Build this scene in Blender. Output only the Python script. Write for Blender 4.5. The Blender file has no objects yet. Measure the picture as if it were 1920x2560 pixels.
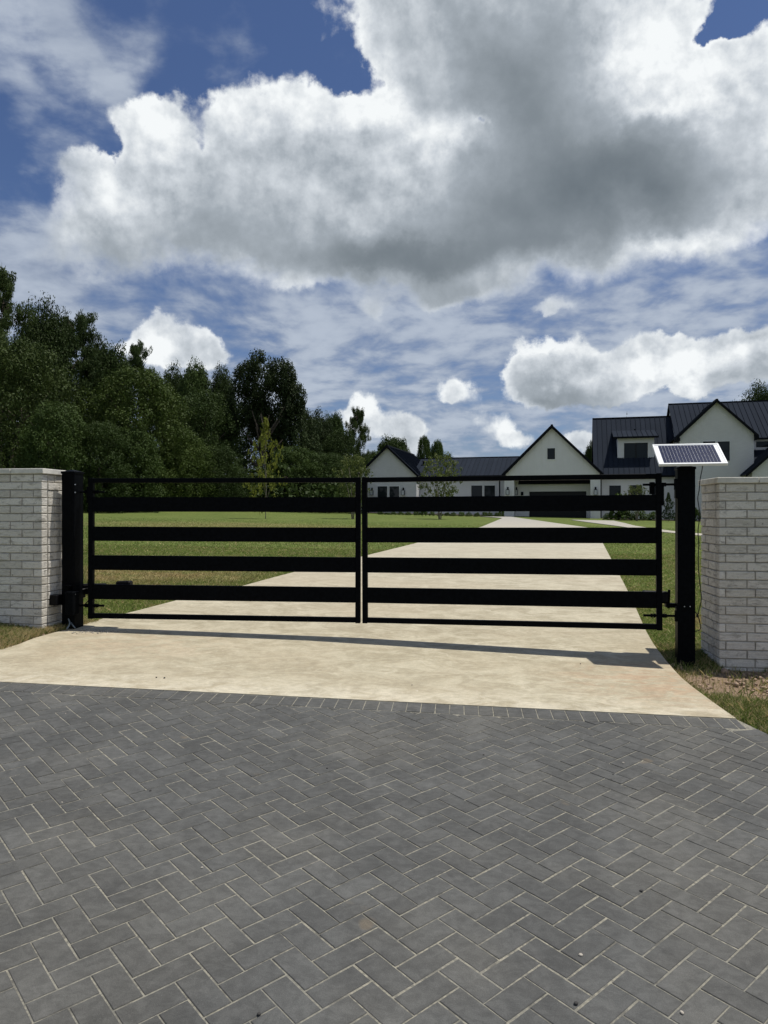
import bpy, bmesh, math, random
import numpy as np
from mathutils import Vector, Matrix

rng = np.random.default_rng(7)
random.seed(7)
sc = bpy.context.scene
COL = sc.collection
R = math.radians

# ------------------------------------------------------------------ camera
EYE = 1.69
F = 1819.0                       # focal length in pixels of a 1920 x 2560 frame
cam = bpy.data.cameras.new('camera')
cam.sensor_fit = 'VERTICAL'
cam.sensor_height = 36.0
cam.lens = 36.0 * F / 2560.0
cam.clip_start = 0.05
cam.clip_end = 3000
camo = bpy.data.objects.new('camera', cam)
camo.location = (0, 0, EYE)
camo.rotation_euler = (R(90), 0, 0)
COL.objects.link(camo)
sc.camera = camo
sc.view_settings.view_transform = 'Standard'
sc.view_settings.look = 'None'
sc.view_settings.gamma = 1
sc.view_settings.use_curve_mapping = False
sc.view_settings.exposure = 0.0
sc.cycles.max_bounces = 6
sc.cycles.diffuse_bounces = 3
sc.cycles.glossy_bounces = 2
sc.cycles.transmission_bounces = 3
sc.cycles.transparent_max_bounces = 4
sc.cycles.use_denoising = True

# ------------------------------------------------------------------ sun
SUN = Vector((0.35, 0.075, 1.0)).normalized()
SUN_EL = math.asin(SUN.z)
SUN_AZ = math.atan2(SUN.x, SUN.y)
sl = bpy.data.lights.new('sun', 'SUN')
sl.energy = 4.5
sl.angle = R(0.53)
sl.color = (1.0, 0.955, 0.88)
so = bpy.data.objects.new('sun', sl)
so.rotation_euler = SUN.to_track_quat('Z', 'Y').to_euler()
so.location = (20, 5, 40)
COL.objects.link(so)

# ------------------------------------------------------------------ world: blue sky with clouds
SKY_STRENGTH = 0.1
world = bpy.data.worlds.new('World')
sc.world = world
world.use_nodes = True
wt = world.node_tree
for n in list(wt.nodes):
    wt.nodes.remove(n)


class NT:
    """small wrapper: every call adds one node and returns its output socket"""
    def __init__(s, t):
        s.t = t

    def node(s, kind, **kw):
        n = s.t.nodes.new(kind)
        for k, v in kw.items():
            setattr(n, k, v)
        return n

    def put(s, sock, v):
        if isinstance(v, bpy.types.NodeSocket):
            s.t.links.new(v, sock)
        elif v is not None:
            if sock.type == 'VECTOR' and not hasattr(v, '__len__'):
                v = (v, v, v)
            if sock.type == 'RGBA' and len(v) == 3:
                v = (*v, 1)
            sock.default_value = v

    def m(s, op, a, b=None, c=None, clamp=False):
        n = s.node('ShaderNodeMath', operation=op)
        n.use_clamp = clamp
        s.put(n.inputs[0], a)
        if b is not None:
            s.put(n.inputs[1], b)
        if c is not None:
            s.put(n.inputs[2], c)
        return n.outputs[0]

    def v(s, op, a, b=None, c=None):
        n = s.node('ShaderNodeVectorMath', operation=op)
        s.put(n.inputs[0], a)
        if op == 'SCALE':
            s.put(n.inputs['Scale'], b)
        elif b is not None:
            s.put(n.inputs[1], b)
        if c is not None:
            s.put(n.inputs[2], c)
        return n.outputs['Value'] if op in ('DOT_PRODUCT', 'LENGTH', 'DISTANCE') else n.outputs[0]

    def noise(s, vec, scale=1.0, detail=4.0, rough=0.5, dist=0.0, lac=2.0, col=False):
        n = s.node('ShaderNodeTexNoise')
        s.put(n.inputs['Vector'], vec)
        n.inputs['Scale'].default_value = scale
        n.inputs['Detail'].default_value = detail
        n.inputs['Roughness'].default_value = rough
        n.inputs['Distortion'].default_value = dist
        n.inputs['Lacunarity'].default_value = lac
        return n.outputs['Color'] if col else n.outputs['Fac']

    def ramp(s, x, a, b, c=0.0, d=1.0, smooth=True):
        n = s.node('ShaderNodeMapRange')
        n.interpolation_type = 'SMOOTHSTEP' if smooth else 'LINEAR'
        s.put(n.inputs[0], x)
        for i, q in enumerate((a, b, c, d)):
            n.inputs[1 + i].default_value = q
        return n.outputs[0]

    def mix(s, f, a, b, mode='MIX'):
        n = s.node('ShaderNodeMix', data_type='RGBA', blend_type=mode)
        s.put(n.inputs[0], f)
        s.put(n.inputs[6], a)
        s.put(n.inputs[7], b)
        return n.outputs[2]

    def sep(s, v):
        n = s.node('ShaderNodeSeparateXYZ')
        s.put(n.inputs[0], v)
        return n.outputs

    def comb(s, x, y, z):
        n = s.node('ShaderNodeCombineXYZ')
        for i, q in enumerate((x, y, z)):
            s.put(n.inputs[i], q)
        return n.outputs[0]


W = NT(wt)


def sky_angles(px, py):
    r = (px - 960) / F
    v = (1280 - py) / F
    return math.atan(r), math.atan(v / math.sqrt(1 + r * r))


def blobs(w, P, lst, start=0.0):
    """sum of soft elliptical masses at fixed directions of the sky: (px, py, rx, ry, weight)"""
    acc = start
    for (px, py, rx, ry, wt_) in lst:
        a, e = sky_angles(px, py)
        ia, ie = F / rx, F / ry
        q = w.v('MULTIPLY_ADD', P, (ia, ie, 0), (-a * ia, -e * ie, 0))
        d = w.v('DOT_PRODUCT', q, q)
        g = w.m('POWER', 2.718, w.m('MULTIPLY', d, -1.0))
        acc = w.m('MULTIPLY_ADD', g, wt_, acc)
    return acc


def build_world():
    w = W
    tc = w.node('ShaderNodeTexCoord')
    D = tc.outputs['Generated']
    s = w.sep(D)
    X, Y, Z = s[0], s[1], s[2]
    sky = w.node('ShaderNodeTexSky', sky_type='NISHITA')
    sky.sun_disc = False
    sky.sun_elevation = SUN_EL
    sky.sun_rotation = SUN_AZ
    sky.altitude = 0
    sky.air_density = 1.0
    sky.dust_density = 0.35
    sky.ozone_density = 3.0
    hor = w.m('SQRT', w.m('ADD', w.m('MULTIPLY', X, X), w.m('MULTIPLY', Y, Y)))
    az = w.m('ARCTAN2', X, Y)
    el = w.m('ARCTAN2', Z, hor)
    # domain warp of the cumulus outline
    wn = w.noise(D, 4.0, 2.0, 0.5, col=True)
    wn2 = w.noise(D, 16.0, 7.0, 0.62, col=True)
    wv = w.v('ADD', w.v('SCALE', w.v('SUBTRACT', wn, (0.5, 0.5, 0.5)), 0.20),
             w.v('SCALE', w.v('SUBTRACT', wn2, (0.5, 0.5, 0.5)), 0.070))
    P0 = w.comb(az, el, 0)
    P = w.v('ADD', P0, wv)
    # ---- cumulus masses
    cum = [(250, 560, 150, 80, .9), (400, 430, 120, 110, .9), (560, 560, 200, 110, .9), (640, 400, 170, 110, .9), (420, 330, 70, 60, .5),
           (850, 320, 170, 120, 1.), (830, 520, 240, 120, 1.), (1080, 520, 260, 130, 1.), (1100, 330, 150, 90, .7),
           (1350, 480, 300, 130, 1.), (1010, 90, 140, 110, .9), (1250, 120, 260, 150, 1.), (1500, 250, 260, 190, 1.),
           (1640, 60, 180, 90, .9), (1800, 210, 180, 110, 1.), (1700, 430, 220, 120, 1.), (1900, 420, 150, 120, .8),
           (1050, 640, 280, 40, .6), (160, 470, 100, 60, .6), (1120, 720, 90, 40, .42), (1250, 700, 90, 40, .4),
           (880, 150, 80, 50, -.75), (950, 205, 50, 30, -.5), (560, 350, 40, 30, -.4), (250, 420, 60, 40, -.5), (1192, 274, 26, 22, -.95), (1895, 8, 56, 34, -1.2), (560, 535, 40, 30, -.4)]
    small = [(430, 872, 110, 50, 1.2), (510, 890, 60, 32, .8), (415, 835, 46, 44, .7),
           (1390, 925, 120, 66, 1.1), (1490, 968, 120, 50, 1.0), (1330, 920, 60, 60, .8), (1655, 882, 80, 44, 1.0), (1700, 915, 80, 40, .8),
           (1830, 905, 110, 60, 1.1), (1900, 870, 80, 60, .9),
           (905, 1040, 54, 50, 1.), (1020, 1090, 66, 50, 1.0), (1215, 1060, 60, 50, .52), (1290, 1100, 60, 34, .5), (1450, 1110, 45, 34, .8),
           (740, 700, 60, 24, .7), (1370, 765, 50, 22, .7), (920, 765, 44, 26, .55), (1150, 745, 80, 34, .6), (1140, 975, 50, 30, .6)]
    B = blobs(w, P, cum)
    B = blobs(w, w.v('ADD', P0, w.v('SCALE', w.v('SUBTRACT', wn2, (0.5, 0.5, 0.5)), 0.060)), small, B)
    n1 = w.noise(D, 9.0, 10.0, 0.58, 0.1)

    def billow(vec):
        acc = None
        dv = w.v('ADD', vec, w.v('SCALE', wn2, 0.035))
        for sc_, k in ((13.0, 0.55), (31.0, 0.30), (70.0, 0.15)):
            vn = w.node('ShaderNodeTexVoronoi', feature='SMOOTH_F1', voronoi_dimensions='2D')
            w.put(vn.inputs['Vector'], dv)
            vn.inputs['Scale'].default_value = sc_
            vn.inputs['Smoothness'].default_value = 0.45
            q = w.m('MULTIPLY', w.m('SUBTRACT', 0.55, vn.outputs['Distance']), k)
            acc = q if acc is None else w.m('ADD', acc, q)
        return acc
    bil = billow(P0)
    dens = w.m('ADD', B, w.m('MULTIPLY', w.m('SUBTRACT', n1, 0.5), 1.05))
    dens = w.m('MULTIPLY_ADD', bil, 0.55, dens)
    # generic scattered cumulus for the rest of the dome (behind and beside the view)
    away = w.ramp(w.m('ABSOLUTE', az), 0.62, 1.0)
    big = w.noise(D, 2.6, 8.0, 0.55, 0.2)
    gen = w.m('MULTIPLY', w.ramp(big, 0.47, 0.66), away)
    dens = w.m('ADD', dens, w.m('MULTIPLY', gen, 1.0))
    soft = blobs(w, P0, [(700, 700, 900, 110, 1.0), (1600, 640, 500, 90, .9), (300, 640, 300, 80, .5), (60, 420, 140, 120, .6)])
    a_c = w.mix(soft, w.ramp(dens, 0.42, 0.66), w.ramp(dens, 0.26, 1.05))
    # ---- shading of the cumulus: lit flanks towards the sun, grey thick undersides
    n1b = w.noise(w.v('ADD', D, (0.020, 0.0, 0.020)), 9.0, 6.0, 0.56, 0.1)
    relief = w.m('SUBTRACT', n1, n1b)
    relief2 = w.m('SUBTRACT', w.noise(D, 21.0, 7.0, 0.6), w.noise(w.v('ADD', D, (0.009, 0.0, 0.010)), 21.0, 5.0, 0.6))
    shade = [(1300, 250, 190, 160, -.36), (1560, 420, 250, 90, -.36), (1280, 500, 260, 90, -.26), (1000, 615, 240, 46, -.46), (1500, 360, 160, 110, -.2),
             (1250, 110, 170, 110, -.16), (1780, 400, 120, 80, -.10), (560, 600, 180, 50, -.20), (300, 620, 160, 40, -.14), (740, 510, 160, 70, -.05),
             (1450, 560, 200, 40, -.12), (1010, 150, 120, 80, -.08), (1180, 590, 200, 50, -.14), (1130, 715, 160, 50, -.22),
             (1420, 985, 140, 30, -.36), (1500, 1002, 120, 26, -.22), (1850, 950, 120, 24, -.30), (430, 902, 90, 20, -.12),
             (860, 235, 120, 60, .22), (930, 280, 90, 50, .16), (1130, 300, 70, 50, .32), (960, 250, 60, 40, .18), (420, 330, 90, 70, .25), (640, 290, 100, 50, .16),
             (1690, 60, 110, 80, .22), (1830, 120, 120, 80, .20), (1850, 210, 100, 60, .10), (1690, 235, 90, 22, .30), (1690, 548, 90, 30, .42), (1870, 560, 70, 30, .2),
             (230, 480, 60, 50, .18), (470, 560, 60, 40, .12), (1350, 888, 130, 30, .34), (1660, 866, 90, 28, .34), (1870, 856, 110, 30, .34),
             (410, 835, 80, 40, .30), (900, 1025, 60, 36, .25), (1010, 1060, 50, 30, .25), (1225, 1045, 60, 40, .15)]
    L = blobs(w, w.v('ADD', P0, w.v('SCALE', wv, 0.9)), shade, 0.685)
    L = w.m('ADD', L, w.m('MULTIPLY', w.m('SUBTRACT', w.noise(D, 5.0, 7.0, 0.52), 0.5), 0.34))
    crisp = w.ramp(L, 0.30, 0.75, 0.20, 1.0)
    L = w.m('MULTIPLY_ADD', w.m('MULTIPLY', relief, crisp), 1.25, L)
    L = w.m('MULTIPLY_ADD', w.m('MULTIPLY', relief2, crisp), 0.62, L)
    edge = w.ramp(dens, 0.5, 1.1, 0.16, 0.0)
    L = w.m('ADD', L, edge, clamp=True)
    cr = w.node('ShaderNodeValToRGB')
    cr.color_ramp.interpolation = 'LINEAR'
    els = cr.color_ramp.elements
    els[0].position = 0.0; els[0].color = (0.150, 0.180, 0.205, 1)
    els[1].position = 1.0; els[1].color = (0.93, 0.96, 0.97, 1)
    for p, c in ((0.25, (0.225, 0.26, 0.29, 1)), (0.5, (0.375, 0.42, 0.465, 1)), (0.75, (0.62, 0.665, 0.71, 1))):
        e = els.new(p); e.color = c
    w.put(cr.inputs[0], L)
    ccol = w.v('SCALE', cr.outputs[0], 1.0 / SKY_STRENGTH)
    # ---- thin rippled altocumulus sheet, on a flat layer high above
    zz = w.m('MAXIMUM', Z, 0.0)
    inv = w.m('DIVIDE', 1.0, w.m('ADD', zz, 0.20))
    lay = w.comb(w.m('MULTIPLY', X, inv), w.m('MULTIPLY', Y, inv), 0)
    lw = w.v('ADD', w.v('MULTIPLY', lay, (1.5, 1.45, 1.0)), w.v('SCALE', w.noise(lay, 1.0, 4.0, 0.5, col=True), 0.5))
    t1 = w.noise(lw, 1.5, 6.0, 0.52, 0.0)
    t2 = w.noise(lw, 5.6, 6.0, 0.55, 0.0)
    tt = w.m('ADD', w.m('MULTIPLY', t1, 0.50), w.m('MULTIPLY', t2, 0.50))
    low = w.ramp(el, 0.38, 0.27)
    wis = blobs(w, P, [(110, 40, 110, 90, .19), (210, 150, 80, 90, .20), (320, 265, 60, 60, .24), (560, 60, 300, 90, .05), (60, 560, 130, 120, .18), (100, 330, 120, 60, .03),
                       (620, 110, 70, 60, .08), (430, 60, 60, 60, .08), (370, 110, 60, 40, .10)])
    cov = w.m('ADD', w.m('MULTIPLY', low, 0.205), wis)
    sv = w.m('ADD', tt, cov)
    a_s = w.m('MULTIPLY', w.ramp(sv, 0.51, 0.78), 0.90)
    scol = w.mix(w.ramp(w.m('ADD', w.m('MULTIPLY', t2, .5), w.m('MULTIPLY', t1, .5)), 0.36, 0.64), (0.255, 0.31, 0.42), (0.49, 0.55, 0.64))
    scol = w.v('SCALE', scol, 1.0 / SKY_STRENGTH)
    # ---- sky blue
    blue = w.mix(1.0, sky.outputs[0], (0.56, 0.60, 0.74), 'MULTIPLY')
    c = w.mix(a_s, blue, scol)
    c = w.mix(w.m('MULTIPLY', a_c, 0.985), c, ccol)
    bg = w.node('ShaderNodeBackground')
    w.put(bg.inputs[0], c)
    bg.inputs[1].default_value = SKY_STRENGTH
    out = w.node('ShaderNodeOutputWorld')
    wt.links.new(bg.outputs[0], out.inputs[0])


build_world()
world.cycles.sampling_method = 'MANUAL'
world.cycles.sample_map_resolution = 512


# ------------------------------------------------------------------ the lie of the land
def base_h(x, y):
    a = 0.0584 * y
    b = 0.40 + 0.018 * y
    k = 0.06
    # smooth minimum of the steep apron and the gentle rise behind the gate
    m = min(a, b)
    p = m - k * math.log(math.exp(-(a - m) / k) + math.exp(-(b - m) / k))
    yy = max(0.0, y - 75.0)
    xl = max(-60.0, min(60.0, x))
    return p - 0.0175 * xl + 0.0 * yy


def ray(px, py):
    return (px - 960) / F, (1280 - py) / F


def gp(px, py, off=0.0, ymax=400.0):
    """the point of the ground seen at a picture position"""
    r, v = ray(px, py)
    y = 1.0
    while y < ymax:
        if EYE + v * y <= base_h(r * y, y) + off:
            break
        y *= 1.002
    return Vector((r * y, y, base_h(r * y, y)))


def at(px, py, Y):
    r, v = ray(px, py)
    return Vector((r * Y, Y, EYE + v * Y))


# ------------------------------------------------------------------ mesh helpers
def mesh_np(name, verts, faces, mat=None, attrs=None, smooth=False):
    verts = np.asarray(verts, np.float32)
    faces = np.asarray(faces, np.int32)
    me = bpy.data.meshes.new(name)
    me.vertices.add(len(verts))
    me.vertices.foreach_set('co', verts.ravel())
    k = faces.shape[1]
    me.loops.add(faces.size)
    me.loops.foreach_set('vertex_index', faces.ravel())
    me.polygons.add(len(faces))
    me.polygons.foreach_set('loop_start', np.arange(0, faces.size, k, dtype=np.int32))
    me.polygons.foreach_set('loop_total', np.full(len(faces), k, np.int32))
    if smooth:
        me.polygons.foreach_set('use_smooth', np.ones(len(faces), bool))
    if attrs:
        for an, arr in attrs.items():
            at_ = me.attributes.new(an, 'FLOAT', 'FACE')
            at_.data.foreach_set('value', np.asarray(arr, np.float32))
    me.update(calc_edges=True)
    if mat:
        me.materials.append(mat)
    return me


class MB:
    def __init__(s):
        s.v = []; s.f = []; s.tone = []

    def poly_prism(s, poly, z0, z1, chamfer=0.0, M=None, tone=0.0):
        """convex polygon (list of 2D points, ccw) extruded from z0 to z1 with a chamfered top edge"""
        n = len(poly)
        base = len(s.v)
        if chamfer > 0:
            cx = sum(p[0] for p in poly) / n; cy = sum(p[1] for p in poly) / n
            ins = []
            for i in range(n):
                a = Vector(poly[i - 1]); b = Vector(poly[i]); c = Vector(poly[(i + 1) % n])
                d1 = (b - a).normalized(); d2 = (c - b).normalized()
                bis = (Vector((-d1.y, d1.x)) + Vector((-d2.y, d2.x)))
                bis = bis / max(0.4, bis.length_squared / 2)
                ins.append(b + bis * chamfer)
            rings = [(poly, z0), (poly, z1 - chamfer), (ins, z1)]
        else:
            rings = [(poly, z0), (poly, z1)]
        for ring, z in rings:
            for p in ring:
                q = Vector((p[0], p[1], z))
                s.v.append(M @ q if M else q)
        for k in range(len(rings) - 1):
            for i in range(n):
                j = (i + 1) % n
                s.f.append((base + k * n + i, base + k * n + j, base + (k + 1) * n + j, base + (k + 1) * n + i)); s.tone.append(tone)
        s.f.append(tuple(base + (len(rings) - 1) * n + i for i in range(n))); s.tone.append(tone)
        s.f.append(tuple(base + i for i in reversed(range(n)))); s.tone.append(tone)

    def box(s, x0, y0, z0, x1, y1, z1, M=None, bev=0.0, tone=0.0):
        if bev <= 0:
            b = len(s.v)
            for z in (z0, z1):
                for (x, y) in ((x0, y0), (x1, y0), (x1, y1), (x0, y1)):
                    q = Vector((x, y, z))
                    s.v.append(M @ q if M else q)
            for f in ((0, 3, 2, 1), (4, 5, 6, 7), (0, 1, 5, 4), (1, 2, 6, 5), (2, 3, 7, 6), (3, 0, 4, 7)):
                s.f.append(tuple(b + i for i in f)); s.tone.append(tone)
            return
        # bevelled box: three inset boxes' hull (24 verts)
        b = len(s.v)
        c = bev
        xs = (x0, x1); ys = (y0, y1); zs = (z0, z1)
        idx = {}
        for i in (0, 1):
            for j in (0, 1):
                for k in (0, 1):
                    sx = c if i == 0 else -c; sy = c if j == 0 else -c; sz = c if k == 0 else -c
                    for a, q in (('x', (xs[i], ys[j] + sy, zs[k] + sz)), ('y', (xs[i] + sx, ys[j], zs[k] + sz)), ('z', (xs[i] + sx, ys[j] + sy, zs[k]))):
                        idx[(i, j, k, a)] = len(s.v)
                        q = Vector(q)
                        s.v.append(M @ q if M else q)
        def F_(*ks):
            s.f.append(tuple(idx[k] for k in ks)); s.tone.append(tone)
        for i in (0, 1):
            o = [(i, 0, 0), (i, 1, 0), (i, 1, 1), (i, 0, 1)]
            F_(*[(*q, 'x') for q in (o if i else o[::-1])])
            o = [(0, i, 0), (0, i, 1), (1, i, 1), (1, i, 0)]
            F_(*[(*q, 'y') for q in (o if i else o[::-1])])
            o = [(0, 0, i), (1, 0, i), (1, 1, i), (0, 1, i)]
            F_(*[(*q, 'z') for q in (o if i else o[::-1])])
        for i in (0, 1):
            for j in (0, 1):
                F_((i, j, 0, 'x'), (i, j, 1, 'x'), (i, j, 1, 'y'), (i, j, 0, 'y'))
                F_((i, 0, j, 'x'), (i, 1, j, 'x'), (i, 1, j, 'z'), (i, 0, j, 'z'))
                F_((0, i, j, 'y'), (1, i, j, 'y'), (1, i, j, 'z'), (0, i, j, 'z'))
                for k in (0, 1):
                    F_((i, j, k, 'x'), (i, j, k, 'y'), (i, j, k, 'z'))

    def tube(s, pts, rad, n=8, caps=True, M=None):
        pts = [Vector(p) for p in pts]
        if not hasattr(rad, '__len__'):
            rad = [rad] * len(pts)
        b = len(s.v)
        up = Vector((0, 0, 1))
        prev = None
        for i, p in enumerate(pts):
            d = (pts[min(i + 1, len(pts) - 1)] - pts[max(i - 1, 0)]).normalized()
            if prev is None:
                a = d.cross(up)
                if a.length < 0.1:
                    a = d.cross(Vector((1, 0, 0)))
            else:
                a = prev - d * prev.dot(d)
            a.normalize(); prev = a
            c = d.cross(a)
            for k in range(n):
                t = 2 * math.pi * k / n
                q = p + (a * math.cos(t) + c * math.sin(t)) * rad[i]
                s.v.append(M @ q if M else q)
        for i in range(len(pts) - 1):
            for k in range(n):
                k2 = (k + 1) % n
                s.f.append((b + i * n + k, b + i * n + k2, b + (i + 1) * n + k2, b + (i + 1) * n + k)); s.tone.append(0)
        if caps:
            s.f.append(tuple(b + k for k in reversed(range(n)))); s.tone.append(0)
            s.f.append(tuple(b + (len(pts) - 1) * n + k for k in range(n))); s.tone.append(0)

    def cyl(s, p0, p1, r0, r1=None, n=12, M=None):
        s.tube([p0, p1], [r0, r0 if r1 is None else r1], n, True, M)

    def quad(s, *ps, M=None):
        b = len(s.v)
        for p in ps:
            s.v.append(M @ Vector(p) if M else Vector(p))
        s.f.append(tuple(range(b, b + len(ps)))); s.tone.append(0)

    def mesh(s, name, mat, tone=False, smooth=False):
        me = bpy.data.meshes.new(name)
        me.from_pydata([tuple(v) for v in s.v], [], s.f)
        if tone:
            a = me.attributes.new('tone', 'FLOAT', 'FACE')
            a.data.foreach_set('value', s.tone)
        bm = bmesh.new(); bm.from_mesh(me)
        bmesh.ops.recalc_face_normals(bm, faces=bm.faces)
        bm.to_mesh(me); bm.free()
        if smooth:
            me.polygons.foreach_set('use_smooth', [True] * len(me.polygons))
        if mat:
            me.materials.append(mat)
        return me

    def build(s, name, mat, parent=None, **kw):
        return link(name, s.mesh(name, mat, **kw), parent)


def link(name, me, parent=None, loc=None, rot=None):
    o = bpy.data.objects.new(name, me)
    COL.objects.link(o)
    if parent is not None:
        o.parent = parent
    if loc is not None:
        o.location = loc
    if rot is not None:
        o.rotation_euler = rot
    return o


def empty(name, loc=(0, 0, 0), rz=0.0):
    o = bpy.data.objects.new(name, None)
    o.empty_display_size = 0.2
    o.location = loc
    o.rotation_euler = (0, 0, rz)
    COL.objects.link(o)
    return o


def tag(o, label=None, cat=None, group=None, kind=None):
    if label: o['label'] = label
    if cat: o['category'] = cat
    if group: o['group'] = group
    if kind: o['kind'] = kind
    return o


# ------------------------------------------------------------------ materials
def material(name):
    m = bpy.data.materials.new(name)
    m.use_nodes = True
    t = m.node_tree
    b = t.nodes['Principled BSDF']
    return m, NT(t), b


def simple(name, col, rough=0.6, var=0.15, scale=3.0, bump=0.0, bscale=40.0, metal=0.0, spec=0.5, coords='world', detail=5.0, ior=1.5):
    m, w, b = material(name)
    b.inputs['IOR'].default_value = ior
    if coords == 'world':
        g = w.node('ShaderNodeNewGeometry').outputs['Position']
    else:
        g = w.node('ShaderNodeTexCoord').outputs['Object']
    n = w.noise(g, scale, detail, 0.6)
    f = w.ramp(n, 0.3, 0.7, 1 - var, 1 + var)
    c = w.v('SCALE', tuple(col), f)
    w.put(b.inputs['Base Color'], c)
    b.inputs['Roughness'].default_value = rough
    b.inputs['Metallic'].default_value = metal
    b.inputs['Specular IOR Level'].default_value = spec
    if bump:
        bn = w.node('ShaderNodeBump')
        bn.inputs['Strength'].default_value = 1.0
        bn.inputs['Distance'].default_value = bump
        w.put(bn.inputs['Height'], w.noise(g, bscale, 4.0, 0.6))
        w.t.links.new(bn.outputs[0], b.inputs['Normal'])
    return m


def rand_tone(w):
    oi = w.node('ShaderNodeObjectInfo').outputs['Random']
    a = w.node('ShaderNodeAttribute', attribute_name='tone').outputs['Fac']
    return w.m('FRACT', w.m('ADD', oi, a))


def mat_paver():
    m, w, b = material('paver_concrete')
    g = w.node('ShaderNodeNewGeometry').outputs['Position']
    t = rand_tone(w)
    fine = w.noise(g, 260, 3, 0.7)
    mid = w.noise(g, 26, 5, 0.6)
    big = w.noise(g, 2.2, 6, 0.62, 0.8)
    smear = w.noise(w.v('MULTIPLY', g, (1.0, 1.6, 1.0)), 7.5, 4, 0.55, 2.2)
    k = w.m('ADD', 0.90, w.m('MULTIPLY', t, 0.17))
    k = w.m('MULTIPLY', k, w.ramp(fine, 0.3, 0.75, 0.84, 1.18))
    k = w.m('MULTIPLY', k, w.ramp(mid, 0.3, 0.7, 0.90, 1.10))
    k = w.m('MULTIPLY', k, w.ramp(big, 0.35, 0.7, 0.90, 1.22))
    k = w.m('MULTIPLY', k, w.ramp(smear, 0.44, 0.56, 0.94, 1.09))
    warm = w.ramp(w.noise(g, 1.1, 3, 0.5), 0.45, 0.65)
    c = w.mix(warm, (0.0765, 0.0775, 0.0735), (0.085, 0.084, 0.0765))
    # few ochre stains
    st = w.ramp(w.noise(g, 3.6, 2, 0.5), 0.735, 0.79, 0, 0.5)
    c = w.mix(st, c, (0.17, 0.135, 0.09))
    c = w.v('SCALE', c, k)
    du = w.noise(g, 5.0, 7, 0.68, 1.4)
    c = w.mix(w.ramp(du, 0.52, 0.70, 0, 0.22), c, (0.16, 0.158, 0.148))
    sp = w.ramp(w.noise(g, 300, 2, 0.5), 0.68, 0.76, 0, 0.45)
    c = w.mix(sp, c, (0.22, 0.22, 0.21))
    w.put(b.inputs['Base Color'], c)
    b.inputs['Roughness'].default_value = 0.82
    b.inputs['Specular IOR Level'].default_value = 0.35
    bn = w.node('ShaderNodeBump')
    bn.inputs['Distance'].default_value = 0.0012
    w.put(bn.inputs['Height'], w.m('ADD', fine, w.m('MULTIPLY', mid, 1.5)))
    w.t.links.new(bn.outputs[0], b.inputs['Normal'])
    return m


def mat_joint():
    m, w, b = material('joint_sand')
    g = w.node('ShaderNodeNewGeometry').outputs['Position']
    n = w.noise(g, 60, 5, 0.7)
    big = w.noise(g, 3.0, 4, 0.6)
    c = w.mix(w.ramp(n, 0.35, 0.65), (0.14, 0.135, 0.112), (0.33, 0.308, 0.24))
    c = w.mix(w.ramp(big, 0.4, 0.66, 0, 0.6), c, (0.20, 0.195, 0.165))
    c = w.mix(w.ramp(w.noise(g, 9.0, 5, 0.7), 0.50, 0.66, 0, 0.75), c, (0.085, 0.083, 0.073))
    w.put(b.inputs['Base Color'], c)
    b.inputs['Roughness'].default_value = 0.95
    bn = w.node('ShaderNodeBump')
    bn.inputs['Distance'].default_value = 0.003
    w.put(bn.inputs['Height'], w.noise(g, 150, 4, 0.7))
    w.t.links.new(bn.outputs[0], b.inputs['Normal'])
    return m


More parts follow.
